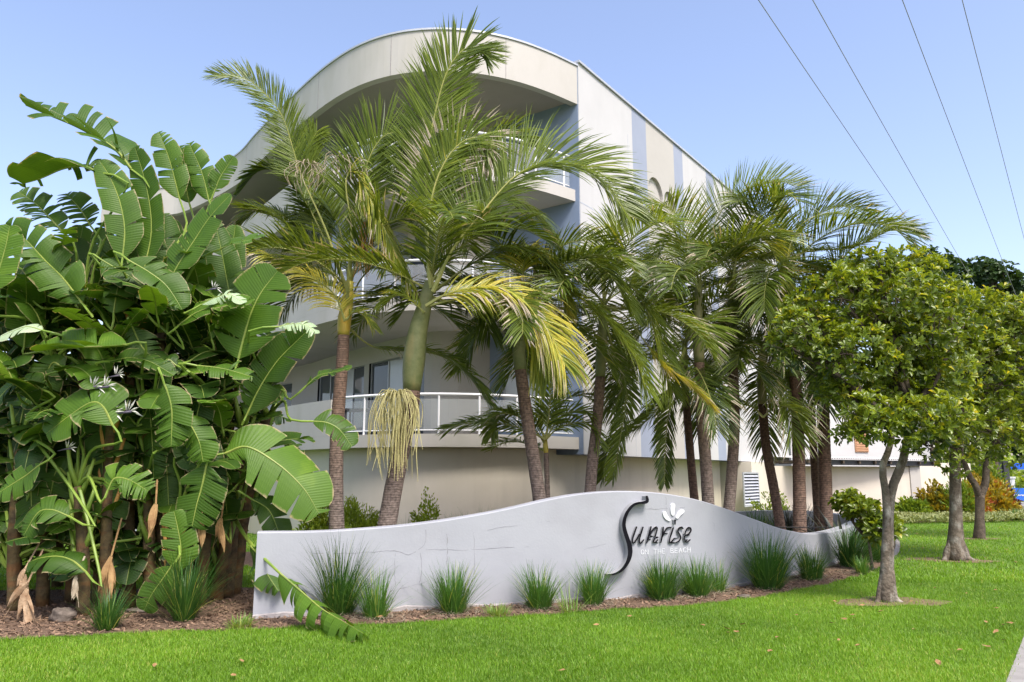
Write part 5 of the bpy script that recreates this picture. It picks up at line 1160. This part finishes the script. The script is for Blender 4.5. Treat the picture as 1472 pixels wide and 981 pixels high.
# shrub with big leaves beside the wall end
Ls=[(gY(1240,13.5)+V((0,0,.95)),.32),(gY(1265,13.3)+V((0,0,.7)),.28),(gY(1218,13.6)+V((0,0,1.15)),.24)]
tree('young leafy sapling with large glossy leaves overhanging the right end of the sign wall',gY(1245,13.6),[([gY(1245,13.6)+V((0,0,-.03)),gY(1243,13.6)+V((0,0,.4)),gY(1240,13.5)+V((0,0,.8))],[.03,.022,.015])],[gY(1243,13.6)+V((0,0,.5))],Ls,120,.15,.06,9,name='sapling')
# dark trees behind
BG='dark trees standing beyond the shade trees'
def bgtree(label,px,Y,lobes,seed):
    b=gY(px,Y); f=V((b.x,b.y,3.0)); tree(label,b,[([b+V((0,0,-.05)),f],[.3,.2])],[f],[LB(*l) for l in lobes],1500,.34,.17,seed,leafm='darktree',barkm='barkdark',name='background_tree',group=BG,per=7,twr=.03)
bgtree('dark rounded background tree showing above the nearest shade tree',1345,40,[(1340,382,40,30),(1312,392,40,24),(1366,392,40,24),(1345,430,40,45),(1340,500,40,60),(1330,580,40,40)],21)
bgtree('dark background tree at the right, showing above the middle shade tree',1432,42,[(1412,388,42,22),(1432,398,42,28),(1455,410,42,24),(1480,430,42,30),(1440,460,42,50),(1440,550,42,60),(1490,520,42,50),(1400,600,42,40)],22)
bgtree('tall leafy background tree closing the gap above the blue banner at the right edge',1500,50,[(1500,450,50,40),(1480,560,50,50),(1500,640,50,40),(1450,620,50,34)],23)
# ------------------------------------------------------------------ far garden bed at the right
cover_poly=[G(1270,757),G(1330,754),(G(1400,753)),G(1480,751),G(1560,750),G(1560,741),G(1480,740),G(1400,741),G(1330,742),G(1285,744)]
pcv=scatter_poly(cover_poly,9000,8,32,23,33); n=len(pcv)
hz=.03+.10*np.abs(np.sin(pcv[:,0]*1.7)*np.sin(pcv[:,1]*1.3))+RNG.uniform(0,.10,n)
d=RNG.normal(0,1,(n,3)); d[:,2]=np.abs(d[:,2])+.3; nr=RNG.normal(0,.5,(n,3))+np.array([0,-.3,1])
o=leaves_np('ground_cover',np.stack([pcv[:,0],pcv[:,1],hz],1),d,nr,np.full(n,.16),np.full(n,.06),np.clip(RNG.normal(.55,.25,n),0,1),'palecover'); o['kind']='stuff'
poly_sheet('garden_soil',[(p.x,p.y+.8) for p in cover_poly[:5]]+[V((34,38,0)),V((12,38,0)),V((9.5,29,0))],.007,'mulch')
def gsh(px,py): p=G(px,py); return p
shrub('croton_shrub','small yellow shrub in front of the short beige wall, left of the middle trunk',gsh(1346,745),.62,1.05,1500,'croton',31,.2,.08,tint=(.2,.75),group='colourful shrubs in the far bed')
shrub('croton_shrub','large yellow orange shrub behind the slim far trunk',gsh(1424,743),.95,1.35,2300,'croton',32,.2,.08,tint=(.35,.85),group='colourful shrubs in the far bed')
shrub('croton_shrub','red and orange leaved shrub between the middle and far trunks',gsh(1399,745),.6,1.25,1100,'croton',33,.2,.08,tint=(.5,1.0),group='colourful shrubs in the far bed')
shrub('red_shrub','dark red shrub at the right edge of the large yellow orange one',gsh(1443,741),.5,.95,900,'redbush',34,.2,.08)
shrub('green_shrub','grey green spiky shrub between the short beige wall and the red shrub',gsh(1380,746),.5,1.3,900,'limebush',35,.3,.04,tint=(0,.5))
shrub('green_shrub','low green leafy plant at the end of the long beige wall',gsh(1312,746),.5,.6,800,'limebush',36,.25,.07,tint=(0,.5))
shrub('green_shrub','tall green shrub behind the fork of the far tree',gsh(1422,733),.8,2.6,1400,'limebush',37,.25,.08,tint=(0,.4))
tuft('agave_plant','pale green spiky rosette in front of the blue banner','plant',gsh(1443,731),.6,1.5,90,170,.5,wid=.12,mat='tuft',stiff=.8)
tuft('grass_clump','small green grass clump on the far right lawn, below the blue banner','grass tuft',gsh(1455,748),.6,.45,110,171,.4,wid=.03)
# banner structure beyond
bs=thing('banner_frame','blue banner with white lettering on dark uprights beyond the garden','banner',P(1470,715,44)); bs_o=P(1470,715,44)
m=MB(); a=P(1436,722,44); b=P(1500,722,44); z0,z1=P(1450,720,44).z,P(1450,702,44).z
m.box((a.x,44,z0),(b.x,44.06,z1)); bp=m.build('banner','bluesign',bs)
m=MB(); z2,z3=P(1450,675,44).z,P(1450,666,44).z; m.box((P(1449,700,44).x,44,z2),(b.x,44.06,z3)); m.build('banner','bluesign',bs)
for x_ in (1409,1425,1436,1448):
    m=MB(); p=P(x_,700,43.6); wd=.14 if x_>1440 else .2; m.box((p.x-wd,43.5,0),(p.x+wd,43.8,P(x_,668,43.6).z+.2)); m.build('post','louvredark',bs)
rr=random.Random(4); m=MB(); x_=1443
while x_<1472:
    h_=rr.uniform(1.2,3.0); w_=rr.uniform(1.0,2.2); p=P(x_,712+rr.uniform(-.4,.4),43.98); k=mpp(p); m.box((p.x,43.97,p.z-h_*k/2),(p.x+w_*k,43.99,p.z+h_*k/2)); x_+=w_+rr.uniform(.3,.8)
m.build('wave_mark','signwhite',bp)
bn=thing('white_bin','pale grey box shaped tub standing behind the blue banner posts','bin',P(1445,705,46)); p=P(1445,705,46); m=MB(); m.tube([(p.x,46,0),(p.x,46,P(1445,688,46).z)],[.45,.55],16); m.build('tub','vinyl',bn)
m=MB(); z=P(1445,688,46).z; m.tube([(p.x,46,z),(p.x,46,z+.1)],[.6,.6],16); m.build('lid','vinyl',bn)
poly_sheet('driveway',[G(1446,732),G(1640,736),G(1640,722),G(1440,722)],.009,'path')
# hedge slope beyond
hp=[V((20,52,0)),V((60,52,0)),V((60,60,0)),V((20,60,0))]; ph=scatter_poly(hp,7000,20,60,52,60); n=len(ph)
o=leaves_np('hedge_bank',np.stack([ph[:,0],ph[:,1],.3+(ph[:,1]-52)*.35+RNG.uniform(-.3,.3,n)],1),RNG.normal(0,1,(n,3)),RNG.normal(0,.5,(n,3))+np.array([0,-1,1]),np.full(n,.5),np.full(n,.25),np.clip(RNG.normal(.5,.25,n),0,1),'limebush'); o['kind']='stuff'
# ------------------------------------------------------------------ rock, stump bits, fallen leaves
def rock(name,label,c,s,seed):
    import bmesh; bm=bmesh.new(); bmesh.ops.create_icosphere(bm,subdivisions=3,radius=1); r=random.Random(seed); ph=[r.uniform(0,6) for _ in range(6)]
    for v in bm.verts:
        k=1+.16*math.sin(3*v.co.x+ph[0])*math.sin(4*v.co.y+ph[1])+.12*math.sin(6*v.co.z+ph[2]+2*v.co.x)+.05*math.sin(14*v.co.y+ph[3]); v.co=V((v.co.x*s[0]*k,v.co.y*s[1]*k,v.co.z*s[2]*k+s[2]*.6))
    me=bpy.data.meshes.new(name); bm.to_mesh(me); bm.free(); me.materials.append(MATS['rock']); me.polygons.foreach_set('use_smooth',[True]*len(me.polygons)); o=bpy.data.objects.new(name,me); COL.objects.link(o); o.location=(c.x,c.y,0); tag(o,label,'rock','rocks in the mulch')
rock('rock','knobbly grey rock on the mulch below the broad leaves, near the lawn edge',G(90,893),(.13,.1,.09),1)
rock('rock','flat pale stone on the mulch below the upright paddle leaves',G(200,880),(.16,.1,.03),2)
rock('rock','small stone at the bed edging below the biggest right hand tuft',G(1070,860),(.09,.06,.03),3)
mb0=MB(); mb0.add([(-.05,0,.004),(-.02,-.022,.014),(.02,-.025,.008),(.05,0,.018),(.02,.025,.016),(-.02,.02,.006),(0,0,.002)],[(0,1,6),(1,2,6),(2,3,6),(3,4,6),(4,5,6),(5,0,6)])
spots=[(1047,916,'brown curled leaf on the lawn left of the nearest trunk and highest of three'),(1068,904,'brown curled leaf near the bed edge'),(808,972,''),(1107,944,''),(1118,923,''),(857,905,''),(905,892,''),(1213,896,''),(1225,890,''),(1350,961,''),(1419,937,''),(1443,905,''),(1452,902,''),(1418,901,''),(1266,885,''),(1240,876,''),(1196,902,''),(1206,927,''),(1010,905,''),(1059,915,''),(545,893,''),(556,898,''),(1390,858,''),(1431,853,''),(1460,812,''),(1345,850,''),(1324,845,''),(1310,870,''),(1200,870,''),(1145,890,''),(1432,880,''),(1432,915,''),(1045,910,''),(222,965,''),(347,958,''),(335,980,'')]
lf=None; rr=random.Random(3)
for i,(x,y,_) in enumerate(spots):
    if lf is None:
        lf=mb0.build('fallen_leaf',['brownleaf'],None,False,loc=(0,0,0)); o=lf
    else: o=lf.copy(); COL.objects.link(o)
    g=G(x,y); o.location=(g.x,g.y,.042); s=rr.uniform(.5,.95); o.scale=(s,s,s); o.rotation_euler=(rr.uniform(-.3,.3),rr.uniform(-.3,.3),rr.uniform(0,6.28))
    tag(o,'small dry brown leaf lying on the green lawn','leaf','dry brown leaves scattered on the lawn')
for i in range(30):
    g=G(rr.uniform(1290,1500),rr.uniform(757,800)) if i<22 else G(rr.uniform(1200,1472),rr.uniform(800,960)); o=lf.copy(); COL.objects.link(o); o.location=(g.x,g.y,.04); s=rr.uniform(.5,.9); o.scale=(s,s,s); o.rotation_euler=(rr.uniform(-.3,.3),rr.uniform(-.3,.3),rr.uniform(0,6.28)); tag(o,'small dry brown leaf lying on the green lawn','leaf','dry brown leaves scattered on the lawn')
# ------------------------------------------------------------------ overhead wires
for (x0,lb) in ((1090,'leftmost overhead wire crossing the sky, passing behind the palm tops'),(1168,'second overhead wire from the left in the sky'),(1297,'third overhead wire from the left in the sky'),(1383,'rightmost overhead wire in the sky, steepest of the four')):
    p=PZ(x0,0,8.2 if x0<1250 else 8.4); pts=[p-dS*14+V((0,0,.15))]+[p+dS*(k*15-7)+V((0,0,-.0)) for k in range(6)]
    pts=[p+dS*s+V((0,0,.00045*(s-18)**2-.146)) for s in range(-16,80,6)]
    m=MB(); m.tube(pts,.0065,5,0); o=m.build('overhead_wire','wire',None,True,loc=pts[0]); tag(o,lb,'power line','overhead wires crossing the sky')
# ------------------------------------------------------------------ light
EL,AZ=R(56),math.atan2(.5,-.86)       # towards the sun: behind the photographer, to the right
sd=V((math.sin(AZ)*math.cos(EL),math.cos(AZ)*math.cos(EL),math.sin(EL)))
w=bpy.data.worlds.new('World'); sc.world=w; w.use_nodes=True; nt=w.node_tree
bg=nt.nodes['Background']; sky=nt.nodes.new('ShaderNodeTexSky'); sky.sky_type='NISHITA'; sky.sun_disc=False
sky.sun_elevation=EL; sky.sun_rotation=AZ; sky.air_density=1.0; sky.dust_density=2.4; sky.ozone_density=1.3; sky.altitude=0
mx=nt.nodes.new('ShaderNodeMixRGB'); mx.blend_type='MULTIPLY'; mx.inputs[0].default_value=1; mx.inputs[2].default_value=(1.07,.965,.97,1); nt.links.new(sky.outputs[0],mx.inputs[1]); nt.links.new(mx.outputs[0],bg.inputs[0]); bg.inputs[1].default_value=.15
sl=bpy.data.lights.new('sun','SUN'); sl.energy=2.35; sl.angle=R(18); sl.color=(1,.955,.88)
so=bpy.data.objects.new('sun',sl); COL.objects.link(so); so.rotation_euler=sd.to_track_quat('Z','Y').to_euler()
vs_=sc.view_settings; vs_.view_transform='Standard'; vs_.look='None'; vs_.exposure=1.2; vs_.gamma=1; vs_.use_curve_mapping=False
sc.cycles.max_bounces=6; sc.cycles.transparent_max_bounces=12; sc.cycles.diffuse_bounces=4
for o in bpy.data.objects:
    if '_org' in o: del o['_org']

for o in bpy.data.objects:
    if 'label' in o and len(o['label'].split())>16: print('LONGLABEL',o['label'])
